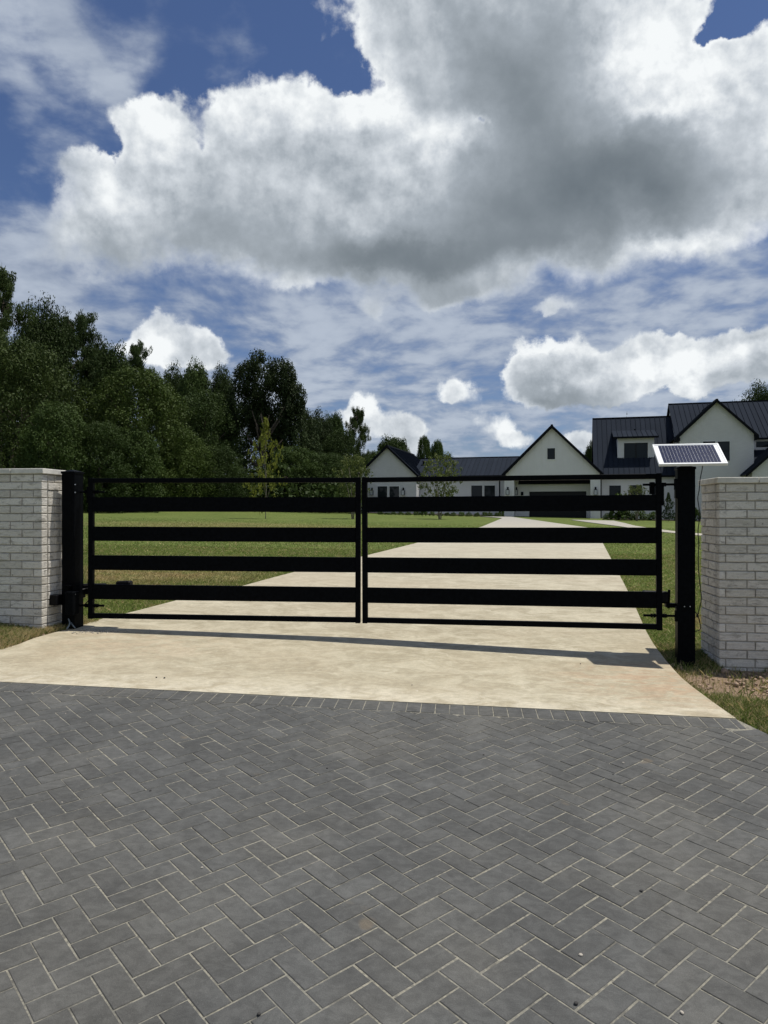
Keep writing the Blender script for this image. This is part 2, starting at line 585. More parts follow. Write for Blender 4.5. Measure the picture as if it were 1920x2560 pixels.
def mat_concrete():
    m, w, b = material('driveway_concrete')
    g = w.node('ShaderNodeNewGeometry').outputs['Position']
    s = w.sep(g)
    # broom-and-trowel streaks run across the drive
    st = w.noise(w.v('MULTIPLY', g, (1.0, 1.5, 1.0)), 2.2, 9, 0.68, 0.9)
    pale = w.noise(w.v('MULTIPLY', g, (1.0, 1.35, 1.0)), 4.2, 8, 0.66, 1.2)
    fine = w.noise(g, 170, 3, 0.7)
    big = w.noise(g, 0.55, 5, 0.6)
    c = w.mix(w.ramp(st, 0.37, 0.63), (0.335, 0.295, 0.205), (0.455, 0.412, 0.302))
    c = w.mix(w.ramp(pale, 0.53, 0.68, 0, 0.6), c, (0.53, 0.485, 0.365))
    c = w.mix(w.ramp(big, 0.42, 0.66, 0, 0.45), c, (0.385, 0.325, 0.225))
    # pale rim along the pavers
    rim = w.m('SUBTRACT', s[1], w.m('MULTIPLY_ADD', s[0], -0.1027, 5.309))
    rimf = w.m('MULTIPLY', w.ramp(rim, 0.0, 0.55, 0.7, 0.0), w.ramp(pale, 0.35, 0.6))
    c = w.mix(rimf, c, (0.56, 0.515, 0.40))
    # red clay washed over the slab beside the right gate post
    d = w.v('LENGTH', w.v('MULTIPLY', w.v('SUBTRACT', g, (2.25, 5.95, 0.3)), (1.0, 1.15, 0.0)))
    cl = w.m('MULTIPLY', w.ramp(d, 0.15, 1.15, 1.0, 0.0), w.ramp(w.noise(w.v('MULTIPLY', g, (1, 2.4, 1)), 4.5, 5, 0.6, 1.0), 0.38, 0.62))
    c = w.mix(w.m('MULTIPLY', cl, 0.55), c, (0.40, 0.262, 0.165))
    d2 = w.v('LENGTH', w.v('MULTIPLY', w.v('SUBTRACT', g, (-2.4, 6.9, 0.3)), (0.8, 1.15, 0.0)))
    c = w.mix(w.m('MULTIPLY', w.ramp(d2, 0.2, 1.1, 0.5, 0.0), w.ramp(pale, 0.4, 0.6)), c, (0.40, 0.31, 0.21))
    mm = w.noise(w.v('MULTIPLY', g, (1.0, 1.5, 1.0)), 17.0, 8, 0.72, 0.5)
    c = w.v('SCALE', c, w.ramp(mm, 0.33, 0.67, 0.88, 1.10))
    scr = w.noise(w.v('MULTIPLY', g, (1.0, 2.8, 1.0)), 11.0, 6, 0.7, 2.0)
    c = w.mix(w.ramp(scr, 0.62, 0.72, 0, 0.55), c, (0.62, 0.585, 0.48))
    spk = w.noise(g, 48.0, 3, 0.6)
    c = w.mix(w.ramp(spk, 0.70, 0.76, 0, 0.6), c, (0.15, 0.125, 0.09))
    # dark scuffs
    sc_ = w.noise(w.v('MULTIPLY', g, (1.0, 2.6, 1.0)), 9.0, 5, 0.65, 0.6)
    c = w.mix(w.ramp(sc_, 0.68, 0.74, 0, 0.55), c, (0.18, 0.15, 0.105))
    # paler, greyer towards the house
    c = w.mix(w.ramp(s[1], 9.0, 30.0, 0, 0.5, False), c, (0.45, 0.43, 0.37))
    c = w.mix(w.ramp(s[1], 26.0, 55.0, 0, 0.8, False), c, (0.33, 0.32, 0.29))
    c = w.v('SCALE', c, w.ramp(fine, 0.3, 0.7, 0.93, 1.07))
    w.put(b.inputs['Base Color'], c)
    b.inputs['Roughness'].default_value = 0.9
    b.inputs['Specular IOR Level'].default_value = 0.3
    bn = w.node('ShaderNodeBump')
    bn.inputs['Distance'].default_value = 0.0015
    w.put(bn.inputs['Height'], w.m('ADD', fine, w.m('MULTIPLY', sc_, 2.0)))
    w.t.links.new(bn.outputs[0], b.inputs['Normal'])
    return m


def mat_brick():
    m, w, b = material('whitewashed_brick')
    g = w.node('ShaderNodeNewGeometry').outputs['Position']
    t = rand_tone(w)
    gs = w.v('MULTIPLY', g, (1.0, 1.0, 2.6))
    wash = w.noise(gs, 9, 7, 0.65, 0.8)
    fine = w.noise(g, 120, 4, 0.7)
    streak = w.noise(w.v('MULTIPLY', g, (1, 1, 7)), 14, 5, 0.6)
    c = w.mix(t, (0.46, 0.43, 0.37), (0.70, 0.67, 0.605))
    c = w.mix(w.ramp(wash, 0.50, 0.66, 0, 0.85), c, (0.27, 0.25, 0.215))
    c = w.mix(w.ramp(streak, 0.35, 0.62, 0, 0.55), c, (0.66, 0.635, 0.575))
    c = w.mix(w.ramp(w.noise(g, 30, 5, 0.65), 0.64, 0.71, 0, 0.85), c, (0.15, 0.135, 0.115))
    c = w.v('SCALE', c, w.ramp(fine, 0.3, 0.7, 0.9, 1.08))
    w.put(b.inputs['Base Color'], c)
    b.inputs['Roughness'].default_value = 0.9
    b.inputs['Specular IOR Level'].default_value = 0.3
    bn = w.node('ShaderNodeBump')
    bn.inputs['Distance'].default_value = 0.006
    w.put(bn.inputs['Height'], w.m('ADD', w.m('MULTIPLY', fine, 0.5), w.m('ADD', streak, wash)))
    w.t.links.new(bn.outputs[0], b.inputs['Normal'])
    return m


def mat_lawn():
    m, w, b = material('lawn_soil_and_turf')
    g = w.node('ShaderNodeNewGeometry').outputs['Position']
    s = w.sep(g)
    c = lawn_colour(w, g, 1.0)
    # fine mottle that stands in for blades beyond the modelled ones
    n = w.noise(w.v('MULTIPLY', g, (1, 0.6, 1)), 7.0, 9, 0.75)
    c = w.v('SCALE', c, w.ramp(n, 0.3, 0.7, 0.66, 1.30))
    # bare red-brown soil by the right post
    d = w.v('LENGTH', w.v('MULTIPLY', w.v('SUBTRACT', g, (3.55, 5.95, 0)), (0.75, 1.25, 0)))
    soil = w.ramp(w.m('ADD', d, w.m('MULTIPLY', w.m('SUBTRACT', w.noise(g, 3, 5, 0.6), 0.5), 0.9)), 0.75, 1.1, 1, 0)
    sc_ = w.mix(w.noise(g, 14, 6, 0.7), (0.13, 0.088, 0.058), (0.40, 0.295, 0.205))
    c = w.mix(soil, c, sc_)
    w.put(b.inputs['Base Color'], c)
    b.inputs['Roughness'].default_value = 0.95
    b.inputs['Specular IOR Level'].default_value = 0.15
    bn = w.node('ShaderNodeBump')
    bn.inputs['Distance'].default_value = 0.03
    w.put(bn.inputs['Height'], w.noise(g, 18, 6, 0.75))
    w.t.links.new(bn.outputs[0], b.inputs['Normal'])
    return m


def lawn_colour(w, g, k):
    s = w.sep(g)
    n1 = w.noise(g, 0.35, 5, 0.6, 0.4)
    n2 = w.noise(w.v('MULTIPLY', g, (1.0, 1.6, 1.0)), 1.3, 6, 0.62, 0.5)
    c = w.mix(w.ramp(n1, 0.3, 0.7), (0.092 * k, 0.126 * k, 0.028 * k), (0.120 * k, 0.152 * k, 0.037 * k))
    near = w.ramp(s[1], 10.0, 26.0, 1.0, 0.25, False)
    dry = w.m('MULTIPLY', w.ramp(n2, 0.50, 0.66), near)
    c = w.mix(w.m('MULTIPLY', dry, 0.75), c, (0.225 * k, 0.185 * k, 0.085 * k))
    # two straw-dry stretches left of the drive
    for (cx, cy, rx, ry, a) in ((-4.6, 12.2, 3.4, 1.5, 0.95), (-7.0, 33.0, 9.0, 5.0, 0.5), (3.9, 8.6, 0.6, 0.8, 0.6)):
        d = w.v('LENGTH', w.v('MULTIPLY', w.v('SUBTRACT', g, (cx, cy, 0)), (1 / rx, 1 / ry, 0)))
        f = w.m('MULTIPLY', w.ramp(d, 0.3, 1.15, a, 0.0), w.ramp(n2, 0.3, 0.6, 0.35, 1.0))
        c = w.mix(f, c, (0.235 * k, 0.185 * k, 0.085 * k))
    return c


def mat_grass():
    m, w, b = material('grass_blades')
    g = w.node('ShaderNodeNewGeometry').outputs['Position']
    t = w.node('ShaderNodeAttribute', attribute_name='tone').outputs['Fac']
    c = lawn_colour(w, g, 1.75)
    # tone: 0..0.5 green blades, above: straw
    c = w.mix(w.ramp(t, 0.62, 0.78), c, (0.46, 0.37, 0.20))
    c = w.v('SCALE', c, w.ramp(t, 0.0, 0.6, 0.6, 1.25, False))
    tr = w.node('ShaderNodeBsdfTranslucent')
    w.put(tr.inputs[0], c)
    w.put(b.inputs['Base Color'], c)
    b.inputs['Roughness'].default_value = 0.75
    b.inputs['Specular IOR Level'].default_value = 0.25
    mx = w.node('ShaderNodeMixShader')
    mx.inputs[0].default_value = 0.35
    w.t.links.new(b.outputs[0], mx.inputs[1])
    w.t.links.new(tr.outputs[0], mx.inputs[2])
    out = [n for n in w.t.nodes if n.type == 'OUTPUT_MATERIAL'][0]
    w.t.links.new(mx.outputs[0], out.inputs[0])
    return m


def mat_leaf(name, c0, c1, trans=0.22):
    m, w, b = material(name)
    g = w.node('ShaderNodeNewGeometry').outputs['Position']
    t = w.node('ShaderNodeAttribute', attribute_name='tone').outputs['Fac']
    n = w.noise(g, 0.35, 3, 0.5)
    c = w.mix(w.m('ADD', w.m('MULTIPLY', t, 0.6), w.m('MULTIPLY', n, 0.4)), c0, c1)
    oi = w.node('ShaderNodeObjectInfo').outputs['Random']
    c = w.v('SCALE', c, w.m('MULTIPLY_ADD', oi, 0.35, 0.82))
    tr = w.node('ShaderNodeBsdfTranslucent')
    w.put(tr.inputs[0], c)
    w.put(b.inputs['Base Color'], c)
    b.inputs['Roughness'].default_value = 0.6
    b.inputs['Specular IOR Level'].default_value = 0.12
    mx = w.node('ShaderNodeMixShader')
    mx.inputs[0].default_value = trans
    w.t.links.new(b.outputs[0], mx.inputs[1])
    w.t.links.new(tr.outputs[0], mx.inputs[2])
    out = [n_ for n_ in w.t.nodes if n_.type == 'OUTPUT_MATERIAL'][0]
    w.t.links.new(mx.outputs[0], out.inputs[0])
    return m


def mat_roof():
    m, w, b = material('standing_seam_metal')
    g = w.node('ShaderNodeNewGeometry').outputs['Position']
    oi = w.node('ShaderNodeObjectInfo').outputs['Random']
    n = w.noise(g, 0.8, 4, 0.6)
    c = w.v('SCALE', (0.0195, 0.0245, 0.0340), w.m('ADD', 0.84, w.m('ADD', w.m('MULTIPLY', oi, 0.14), w.m('MULTIPLY', n, 0.3))))
    w.put(b.inputs['Base Color'], c)
    b.inputs['Roughness'].default_value = 0.8
    b.inputs['Metallic'].default_value = 0.0
    b.inputs['Specular IOR Level'].default_value = 0.5
    b.inputs['IOR'].default_value = 1.09
    return m


def mat_house_wall(name, kind):
    m, w, b = material(name)
    tc = w.node('ShaderNodeTexCoord').outputs['Object']
    g = w.node('ShaderNodeNewGeometry').outputs['Position']
    n = w.noise(g, 0.6, 5, 0.6)
    c = w.v('SCALE', (0.66, 0.655, 0.645), w.ramp(n, 0.3, 0.7, 0.95, 1.03))
    if kind == 'brick':
        br = w.node('ShaderNodeTexBrick')
        s = w.sep(tc)
        w.put(br.inputs['Vector'], w.comb(w.m('ADD', s[0], s[1]), s[2], 0))
        br.inputs['Scale'].default_value = 1.0
        br.inputs['Mortar Size'].default_value = 0.012
        br.inputs['Brick Width'].default_value = 0.254
        br.inputs['Row Height'].default_value = 0.08
        br.inputs['Color1'].default_value = (0.67, 0.665, 0.655, 1)
        br.inputs['Color2'].default_value = (0.61, 0.605, 0.595, 1)
        br.inputs['Mortar'].default_value = (0.47, 0.47, 0.46, 1)
        c = w.mix(1.0, br.outputs['Color'], w.comb(w.ramp(n, 0.3, 0.7, 0.95, 1.03), w.ramp(n, 0.3, 0.7, 0.95, 1.03), w.ramp(n, 0.3, 0.7, 0.95, 1.03)), 'MULTIPLY')
        bn = w.node('ShaderNodeBump')
        bn.inputs['Distance'].default_value = 0.006
        w.put(bn.inputs['Height'], w.m('SUBTRACT', 1.0, br.outputs['Fac']))
        w.t.links.new(bn.outputs[0], b.inputs['Normal'])
    w.put(b.inputs['Base Color'], c)
    b.inputs['Roughness'].default_value = 0.7
    return m


M_PAVER = mat_paver()
M_JOINT = mat_joint()
M_CONC = mat_concrete()
M_BRICK = mat_brick()
M_MORTAR = simple('mortar', (0.33, 0.31, 0.27), 0.95, 0.2, 20, 0.003, 90)
M_CAP = simple('cap_stone', (0.60, 0.58, 0.52), 0.85, 0.14, 12, 0.002, 80)
M_BLACK = simple('black_powder_coat', (0.0030, 0.0036, 0.0046), 0.45, 0.3, 30, 0.0, spec=0.5, ior=1.10)
M_BLACKP = simple('black_plastic', (0.004, 0.004, 0.005), 0.45, 0.3, 30, spec=0.5, ior=1.2)
M_STEEL = simple('bare_steel', (0.45, 0.45, 0.46), 0.35, 0.15, 40, metal=0.9)
M_ALU = simple('anodised_aluminium', (0.78, 0.80, 0.80), 0.38, 0.06, 30, metal=0.0)
M_PVC = simple('white_backsheet', (0.80, 0.82, 0.82), 0.30, 0.04, 30)
M_CELL = simple('silicon_cell', (0.010, 0.014, 0.046), 0.25, 0.35, 60, spec=0.25)
M_WIRE = simple('black_cable_sheath', (0.010, 0.010, 0.010), 0.5, 0.1)
M_WIREB = simple('blue_grey_conduit', (0.16, 0.20, 0.23), 0.5, 0.1)
M_LAWN = mat_lawn()
M_GRASS = mat_grass()
M_ROOF = mat_roof()
M_WALL = mat_house_wall('painted_board', 'board')
M_WALLB = mat_house_wall('painted_brick_wall', 'brick')
M_TRIM = simple('white_trim', (0.66, 0.66, 0.64), 0.6, 0.03)
M_FASCIA = simple('black_fascia', (0.006, 0.007, 0.009), 0.5, 0.2, 3, spec=0.5, ior=1.15)
M_FRAME = simple('black_window_frame', (0.005, 0.006, 0.007), 0.4, 0.1, spec=0.2)
M_BARK = simple('bark', (0.085, 0.066, 0.050), 0.95, 0.4, 6, 0.02, 12)
M_BARKP = simple('pale_bark', (0.20, 0.17, 0.14), 0.9, 0.3, 8)
M_FENCE = simple('weathered_fence_wood', (0.075, 0.068, 0.060), 0.9, 0.3, 8)
M_SOIL = simple('dry_clay_clods', (0.31, 0.22, 0.155), 0.95, 0.4, 25, 0.004, 60)
M_STONE = simple('pale_gravel', (0.34, 0.31, 0.26), 0.9, 0.4, 50)
M_DARKSTONE = simple('dark_pebble', (0.05, 0.048, 0.045), 0.9, 0.4, 50)
M_MULCH = simple('bed_mulch', (0.060, 0.046, 0.034), 0.95, 0.4, 12, 0.02, 30)
M_FLOWER = simple('white_blossom', (0.72, 0.70, 0.66), 0.7, 0.1)

mg, w_, b_ = material('window_glass')
b_.inputs['Base Color'].default_value = (0.012, 0.016, 0.018, 1)
b_.inputs['Roughness'].default_value = 0.04
b_.inputs['Specular IOR Level'].default_value = 0.22
M_GLASS = mg
mg, w_, b_ = material('lantern_glass')
b_.inputs['Base Color'].default_value = (0.42, 0.44, 0.44, 1)
b_.inputs['Roughness'].default_value = 0.15
M_LGLASS = mg

M_LEAF = {
    'dark': mat_leaf('leaf_dark_evergreen', (0.016, 0.031, 0.008), (0.058, 0.088, 0.021)),
    'olive': mat_leaf('leaf_olive_green', (0.027, 0.050, 0.010), (0.088, 0.122, 0.026)),
    'mid': mat_leaf('leaf_mid_green', (0.026, 0.048, 0.011), (0.086, 0.128, 0.032)),
    'pine': mat_leaf('pine_needles', (0.022, 0.039, 0.010), (0.074, 0.102, 0.026)),
    'brown': mat_leaf('leaf_bronze_green', (0.018, 0.030, 0.010), (0.050, 0.072, 0.024)),
    'lime': mat_leaf('leaf_yellow_green', (0.090, 0.120, 0.018), (0.270, 0.280, 0.050), 0.35),
    'crape': mat_leaf('leaf_fresh_green', (0.055, 0.085, 0.022), (0.160, 0.180, 0.055), 0.3),
    'shrub': mat_leaf('leaf_shrub_green', (0.035, 0.065, 0.015), (0.100, 0.150, 0.035)),
}

# ================================================================== GROUND
DRIVE_L = [gp(-420, 1760), gp(-200, 1690), gp(0, 1624), gp(48, 1612), gp(101, 1590), gp(154, 1579), gp(190, 1569), gp(250, 1549), gp(330, 1531), gp(446, 1500.6), gp(610, 1464.5),
           gp(740, 1429.3), gp(904, 1392), gp(1000, 1368), gp(1204, 1317), gp(1262, 1293)]
DRIVE_R = [gp(1840, 1797), gp(1790, 1762), gp(1730, 1718), gp(1701, 1694), gp(1675, 1665), gp(1655, 1640), gp(1633, 1610), gp(1613, 1575), gp(1585, 1510), gp(1547, 1435), gp(1505, 1354),
           gp(1492, 1322)]


def interp(poly, y):
    if y <= poly[0].y:
        return poly[0].x
    for a, b in zip(poly, poly[1:]):
        if a.y <= y <= b.y:
            t = (y - a.y) / max(1e-6, b.y - a.y)
            return a.x + (b.x - a.x) * t
    return poly[-1].x


DRIVE_L.sort(key=lambda p: p.y)
DRIVE_R.sort(key=lambda p: p.y)
# front edge of the slab (meets the pavers)
E0 = Vector((-2.96, 5.613)); E1 = Vector((2.447, 5.058))
EDIR = (E1 - E0).normalized()


def front_y(x):
    return E0.y + (x - E0.x) * EDIR.y / EDIR.x


def in_drive(x, y, m=0.0):
    if y < front_y(x):
        return -4.6 - m < x < 2.50 + 0.16 * max(0, 5.058 - y) + m
    if y > 60.5:
        return False
    return interp(DRIVE_L, y) - m < x < interp(DRIVE_R, y) + m


def lawn_h(x, y):
    h = base_h(x, y)
    d = 0.045
    # raised bed by the left pier, lower soil round the right post
    d -= 0.11 * math.exp(-(((x + 4.6) / 1.1) ** 2 + ((y - 7.3) / 1.0) ** 2))
    d += 0.035 * math.exp(-(((x - 3.1) / 0.8) ** 2 + ((y - 6.3) / 0.8) ** 2))
    # far left the land climbs a little towards the wood
    if y > 50 and x < 0:
        d -= 0.026 * min(30, y - 50) * min(1, -x / 24)
    return h - d


xs = np.unique(np.concatenate([np.linspace(-400, -60, 12), np.linspace(-60, -8, 40), np.linspace(-8, 6, 71), np.linspace(6, 60, 40), np.linspace(60, 400, 12)]))
ys = np.unique(np.concatenate([np.linspace(-60, 0, 12), np.linspace(0, 14, 71), np.linspace(14, 90, 50), np.linspace(90, 1200, 16)]))
V = np.array([[x, y, lawn_h(x, y) + (0.012 * math.sin(x * 5.1 + y * 2.3) * math.sin(y * 4.3) if abs(x) < 8 and y < 14 and not in_drive(x, y, 0.3) else 0)] for y in ys for x in xs])
nx = len(xs)
Fc = [(j * nx + i, j * nx + i + 1, (j + 1) * nx + i + 1, (j + 1) * nx + i) for j in range(len(ys) - 1) for i in range(nx - 1)]
lawn = link('ground', mesh_np('ground', V, Fc, M_LAWN, smooth=True))
tag(lawn, 'wide green lawn with dry patches on both sides of the driveway', kind='structure')

# ------------------------------------------------------------------ driveway slab
mb = MB()
Y = sorted(set([5.0, 5.2, 5.4, 5.62] + list(np.arange(5.8, 12, 0.25)) + list(np.arange(12, 30, 1.0)) + list(np.arange(30, 61.5, 1.5))))
rows = []
NC = 16
# left corner is pulled out along the paver edge, so rows are blended from the front edge
for k, y in enumerate(Y):
    row = []
    for i in range(NC + 1):
        t = i / NC
        xl = interp(DRIVE_L, y); xr = interp(DRIVE_R, y)
        if y > 55:                       # spreads out in front of the garage
            xl -= (y - 55) * 0.35
        x = xl + (xr - xl) * t
        yy = max(y, front_y(x) + 0.004)
        row.append(Vector((x, yy, base_h(x, yy) + 0.004)))
    rows.append(row)
b0 = len(mb.v)
for row in rows:
    mb.v += row
for j in range(len(rows) - 1):
    for i in range(NC):
        a = j * (NC + 1) + i
        mb.f.append((a, a + 1, a + NC + 2, a + NC + 1)); mb.tone.append(0)
# skirts on the two sides and at the front
for side in (0, NC):
    for j in range(len(rows) - 1):
        p, q = rows[j][side], rows[j + 1][side]
        mb.quad(p, q, q - Vector((0, 0, 0.14)), p - Vector((0, 0, 0.14)))
for i in range(NC):
    p, q = rows[0][i], rows[0][i + 1]
    mb.quad(p, q, q - Vector((0, 0, 0.14)), p - Vector((0, 0, 0.14)))
drive = mb.build('driveway', M_CONC)
tag(drive, 'pale beige concrete driveway running under the black gate to the garage', kind='structure')

# walkway that branches to the right in front of the house
wk = [gp(1480, 1300), gp(1520, 1306.5), gp(1559, 1313), gp(1600, 1319), gp(1654, 1326), gp(1700, 1330.5), gp(1750, 1335), gp(1860, 1346), gp(1990, 1358)]
mb = MB()
pts = []
for i, p in enumerate(wk):
    d = (wk[min(i + 1, len(wk) - 1)] - wk[max(i - 1, 0)]); d.z = 0; d.normalize()
    n = Vector((-d.y, d.x, 0))
    wd = 0.55 + 1.0 * max(0, 1 - i / 2.2)
    l, r = p + n * wd, p - n * wd
    for q in (l, r):
        q.z = base_h(q.x, q.y) - 0.012
    pts.append((l, r))
for (a, b), (c, d) in zip(pts, pts[1:]):
    mb.quad(b, d, c, a)
    mb.quad(a, c, c - Vector((0, 0, .1)), a - Vector((0, 0, .1)))
    mb.quad(d, b, b - Vector((0, 0, .1)), d - Vector((0, 0, .1)))
path = mb.build('path', M_CONC)
tag(path, 'narrow concrete walkway curving right from the driveway across the lawn', kind='structure')

# ------------------------------------------------------------------ pavers
A = 0.1016
O_ = Vector((-0.0954, 2.627)); U_ = Vector((0.6546, -0.7564)).normalized() * A; V_ = Vector((0.7575, 0.6535)).normalized() * A * 0.994
NRM = Vector((0.0175, -0.0584, 1.0)).normalized()


def plane_matrix(origin2, rz):
    """paver frame: lies in the plane of the apron"""
    z = NRM
    x = Vector((math.cos(rz), math.sin(rz), 0)); x = (x - z * x.dot(z)).normalized()
    y = z.cross(x)
    M = Matrix((x, y, z)).transposed().to_4x4()
    M.translation = Vector((origin2.x, origin2.y, 0.0584 * origin2.y - 0.0175 * origin2.x))
    return M


def clip(poly, p, n):
    """keep the side of the line through p where (q-p).n > 0"""
    out = []
    for i in range(len(poly)):
        a, b = poly[i], poly[(i + 1) % len(poly)]
        da, db = (a - p).dot(n), (b - p).dot(n)
        if da >= 0:
            out.append(a)
        if (da > 0) != (db > 0) and abs(da - db) > 1e-9:
            out.append(a + (b - a) * (da / (da - db)))
    return out


def area(poly):
    return 0.5 * abs(sum(poly[i].x * poly[(i + 1) % len(poly)].y - poly[(i + 1) % len(poly)].x * poly[i].y for i in range(len(poly))))


def inset(poly, d):
    out = []
    n = len(poly)
    for i in range(n):
        a, b, c = poly[i - 1], poly[i], poly[(i + 1) % n]
        d1 = (b - a); d2 = (c - b)
        if d1.length < 1e-5 or d2.length < 1e-5:
            continue
        d1.normalize(); d2.normalize()
        n1 = Vector((-d1.y, d1.x)); n2 = Vector((-d2.y, d2.x))
        bis = n1 + n2
        if bis.length_squared < 0.2:
            return None
        out.append(b + bis * (d / (bis.length_squared / 2)))
    return out


ENRM = Vector((EDIR.y, -EDIR.x))          # towards the camera
if ENRM.y > 0:
    ENRM = -ENRM
RD = (Vector((2.518, 4.77)) - Vector((2.447, 5.058))).normalized()   # right edge, towards the camera
RN = Vector((RD.y, -RD.x))
if RN.x > 0:
    RN = -RN                                # inwards
BORDER = 0.203
J = 0.0034
pavers = []                                 # (poly, centre)
n_lat = 70
for i in range(-n_lat, n_lat):
    for j in range(-n_lat, n_lat):
        s4 = (i + j) % 4
        if s4 == 0:
            du, dv = 2, 1
        elif s4 == 2:
            du, dv = 1, 2
        else:
            continue
        c = O_ + U_ * (i + du / 2) + V_ * (j + dv / 2)
        if not (-4.4 < c.x < 3.6 and -0.6 < c.y < 6.0):
            continue
        p0 = O_ + U_ * i + V_ * j
        poly = [p0, p0 + U_ * du, p0 + U_ * du + V_ * dv, p0 + V_ * dv]
        full = 4
        poly = clip(poly, E0 + ENRM * (BORDER + 0.004), ENRM)
        if len(poly) >= 3:
            poly = clip(poly, Vector((2.447, 5.058)) + RN * (BORDER + 0.004), RN)
        if len(poly) < 3 or area(poly) < 0.0012:
            continue
        whole = area(poly) > 0.0205
        pavers.append((poly, c, whole, 'u' if du == 2 else 'v'))
border = []
# soldier course against the slab
L = (E1 - E0).length
k = -14
while k * A < L - 0.02:
    a0 = E0 + EDIR * (k * A); a1 = E0 + EDIR * min(L, (k + 1) * A)
    poly = [a0 + ENRM * 0.006, a0 + ENRM * BORDER, a1 + ENRM * BORDER, a1 + ENRM * 0.006]
    border.append((poly, (a0 + a1) / 2 + ENRM * 0.1))
    k += 1
# soldier course down the right edge
P0 = Vector((2.447, 5.058)) + RD * 0.205
for k in range(0, 48):
    a0 = P0 + RD * (k * A); a1 = P0 + RD * ((k + 1) * A)
    border.append(([a0, a1, a1 + RN * BORDER, a0 + RN * BORDER], (a0 + a1) / 2 + RN * 0.1))
# corner pieces
cn = Vector((2.447, 5.058))
qn = cn + ENRM * (BORDER + 0.002)
border.append(([cn + ENRM * 0.006, qn, P0], (cn + qn + P0) / 3))
border.append(([qn, P0 + RN * BORDER, P0], (qn + P0 + P0 + RN * BORDER) / 3))
apron = empty('paver_apron', (0, 0, 0))
tag(apron, 'dark grey herringbone paver apron in front of the driveway slab', kind='structure')


def seen(c):
    d = c.y
    if d < 2.0:
        return 0
    z = 0.0584 * c.y - 0.0175 * c.x
    px = 960 + c.x / d * F
    py = 1280 + (EYE - z) / d * F
    if -60 < px < 1980 and py < 2640:
        return 1.0 / d
    return 0


allp = []
for poly, c, whole, kd in pavers:
    allp.append((seen(c), poly, c, whole, kd))
for poly, c in border:
    allp.append((seen(c), poly, c, False, 'b'))
allp.sort(key=lambda t: -t[0])


def ccw(poly):
    a = sum(poly[i].x * poly[(i + 1) % len(poly)].y - poly[(i + 1) % len(poly)].x * poly[i].y for i in range(len(poly)))
    return poly if a > 0 else poly[::-1]


def paver_mesh(lx, ly, name):
    b = MB()
    b.poly_prism([Vector((-lx, -ly)), Vector((lx, -ly)), Vector((lx, ly)), Vector((-lx, ly))], -0.05, 0.0, 0.0022)
    return b.mesh(name, M_PAVER, tone=True)


PM = [paver_mesh(A - J, A / 2 - J, 'paver_%d' % i) for i in range(1)]
rest = MB()
count = 0
angU = math.atan2(U_.y, U_.x); angV = math.atan2(V_.y, V_.x)
for (vis, poly, c, whole, kd) in allp:
    dz = random.gauss(0, 0.0008)
    if vis > 0 and count < 300 and whole:
        M = plane_matrix(c, (angU if kd == 'u' else angV) + random.gauss(0, 0.006) + (math.pi if random.random() < .5 else 0))
        M = M @ Matrix.Rotation(random.gauss(0, 0.004), 4, 'X') @ Matrix.Rotation(random.gauss(0, 0.003), 4, 'Y')
        M.translation += Vector((random.gauss(0, .0006), random.gauss(0, .0006), dz))
        o = bpy.data.objects.new('paver', PM[0])
        COL.objects.link(o)
        o.parent = apron
        o.matrix_world = M
        count += 1
    else:
        q = inset(ccw(poly), J)
        if not q or len(q) < 3:
            continue
        q = [p - c for p in q]
        M = plane_matrix(c, random.gauss(0, 0.004)) @ Matrix.Rotation(random.gauss(0, 0.004), 4, 'X')
        M.translation += Vector((0, 0, dz))
        rest.poly_prism(q, -0.05, 0.0, 0.0022, M, tone=random.random())
ro = rest.build('paver_field', M_PAVER, apron, tone=True)
ro['kind'] = 'stuff'
# sand bed that shows in the joints
mb = MB()
q = [Vector((-4.6, -0.8)), Vector((3.4, -0.8)), Vector((2.447, 5.058)), Vector((-4.6, front_y(-4.6)))]
q[1] = Vector((2.447, 5.058)) + RD * 5.8
for z in (-0.0030,):
    mb.quad(*[Vector((p.x, p.y, 0.0584 * p.y - 0.0175 * p.x + z)) for p in q])
mb.build('joint_sand', M_JOINT, apron)

# ------------------------------------------------------------------ brick piers
CH = 0.0797      # course height
BL = 0.254       # brick pitch


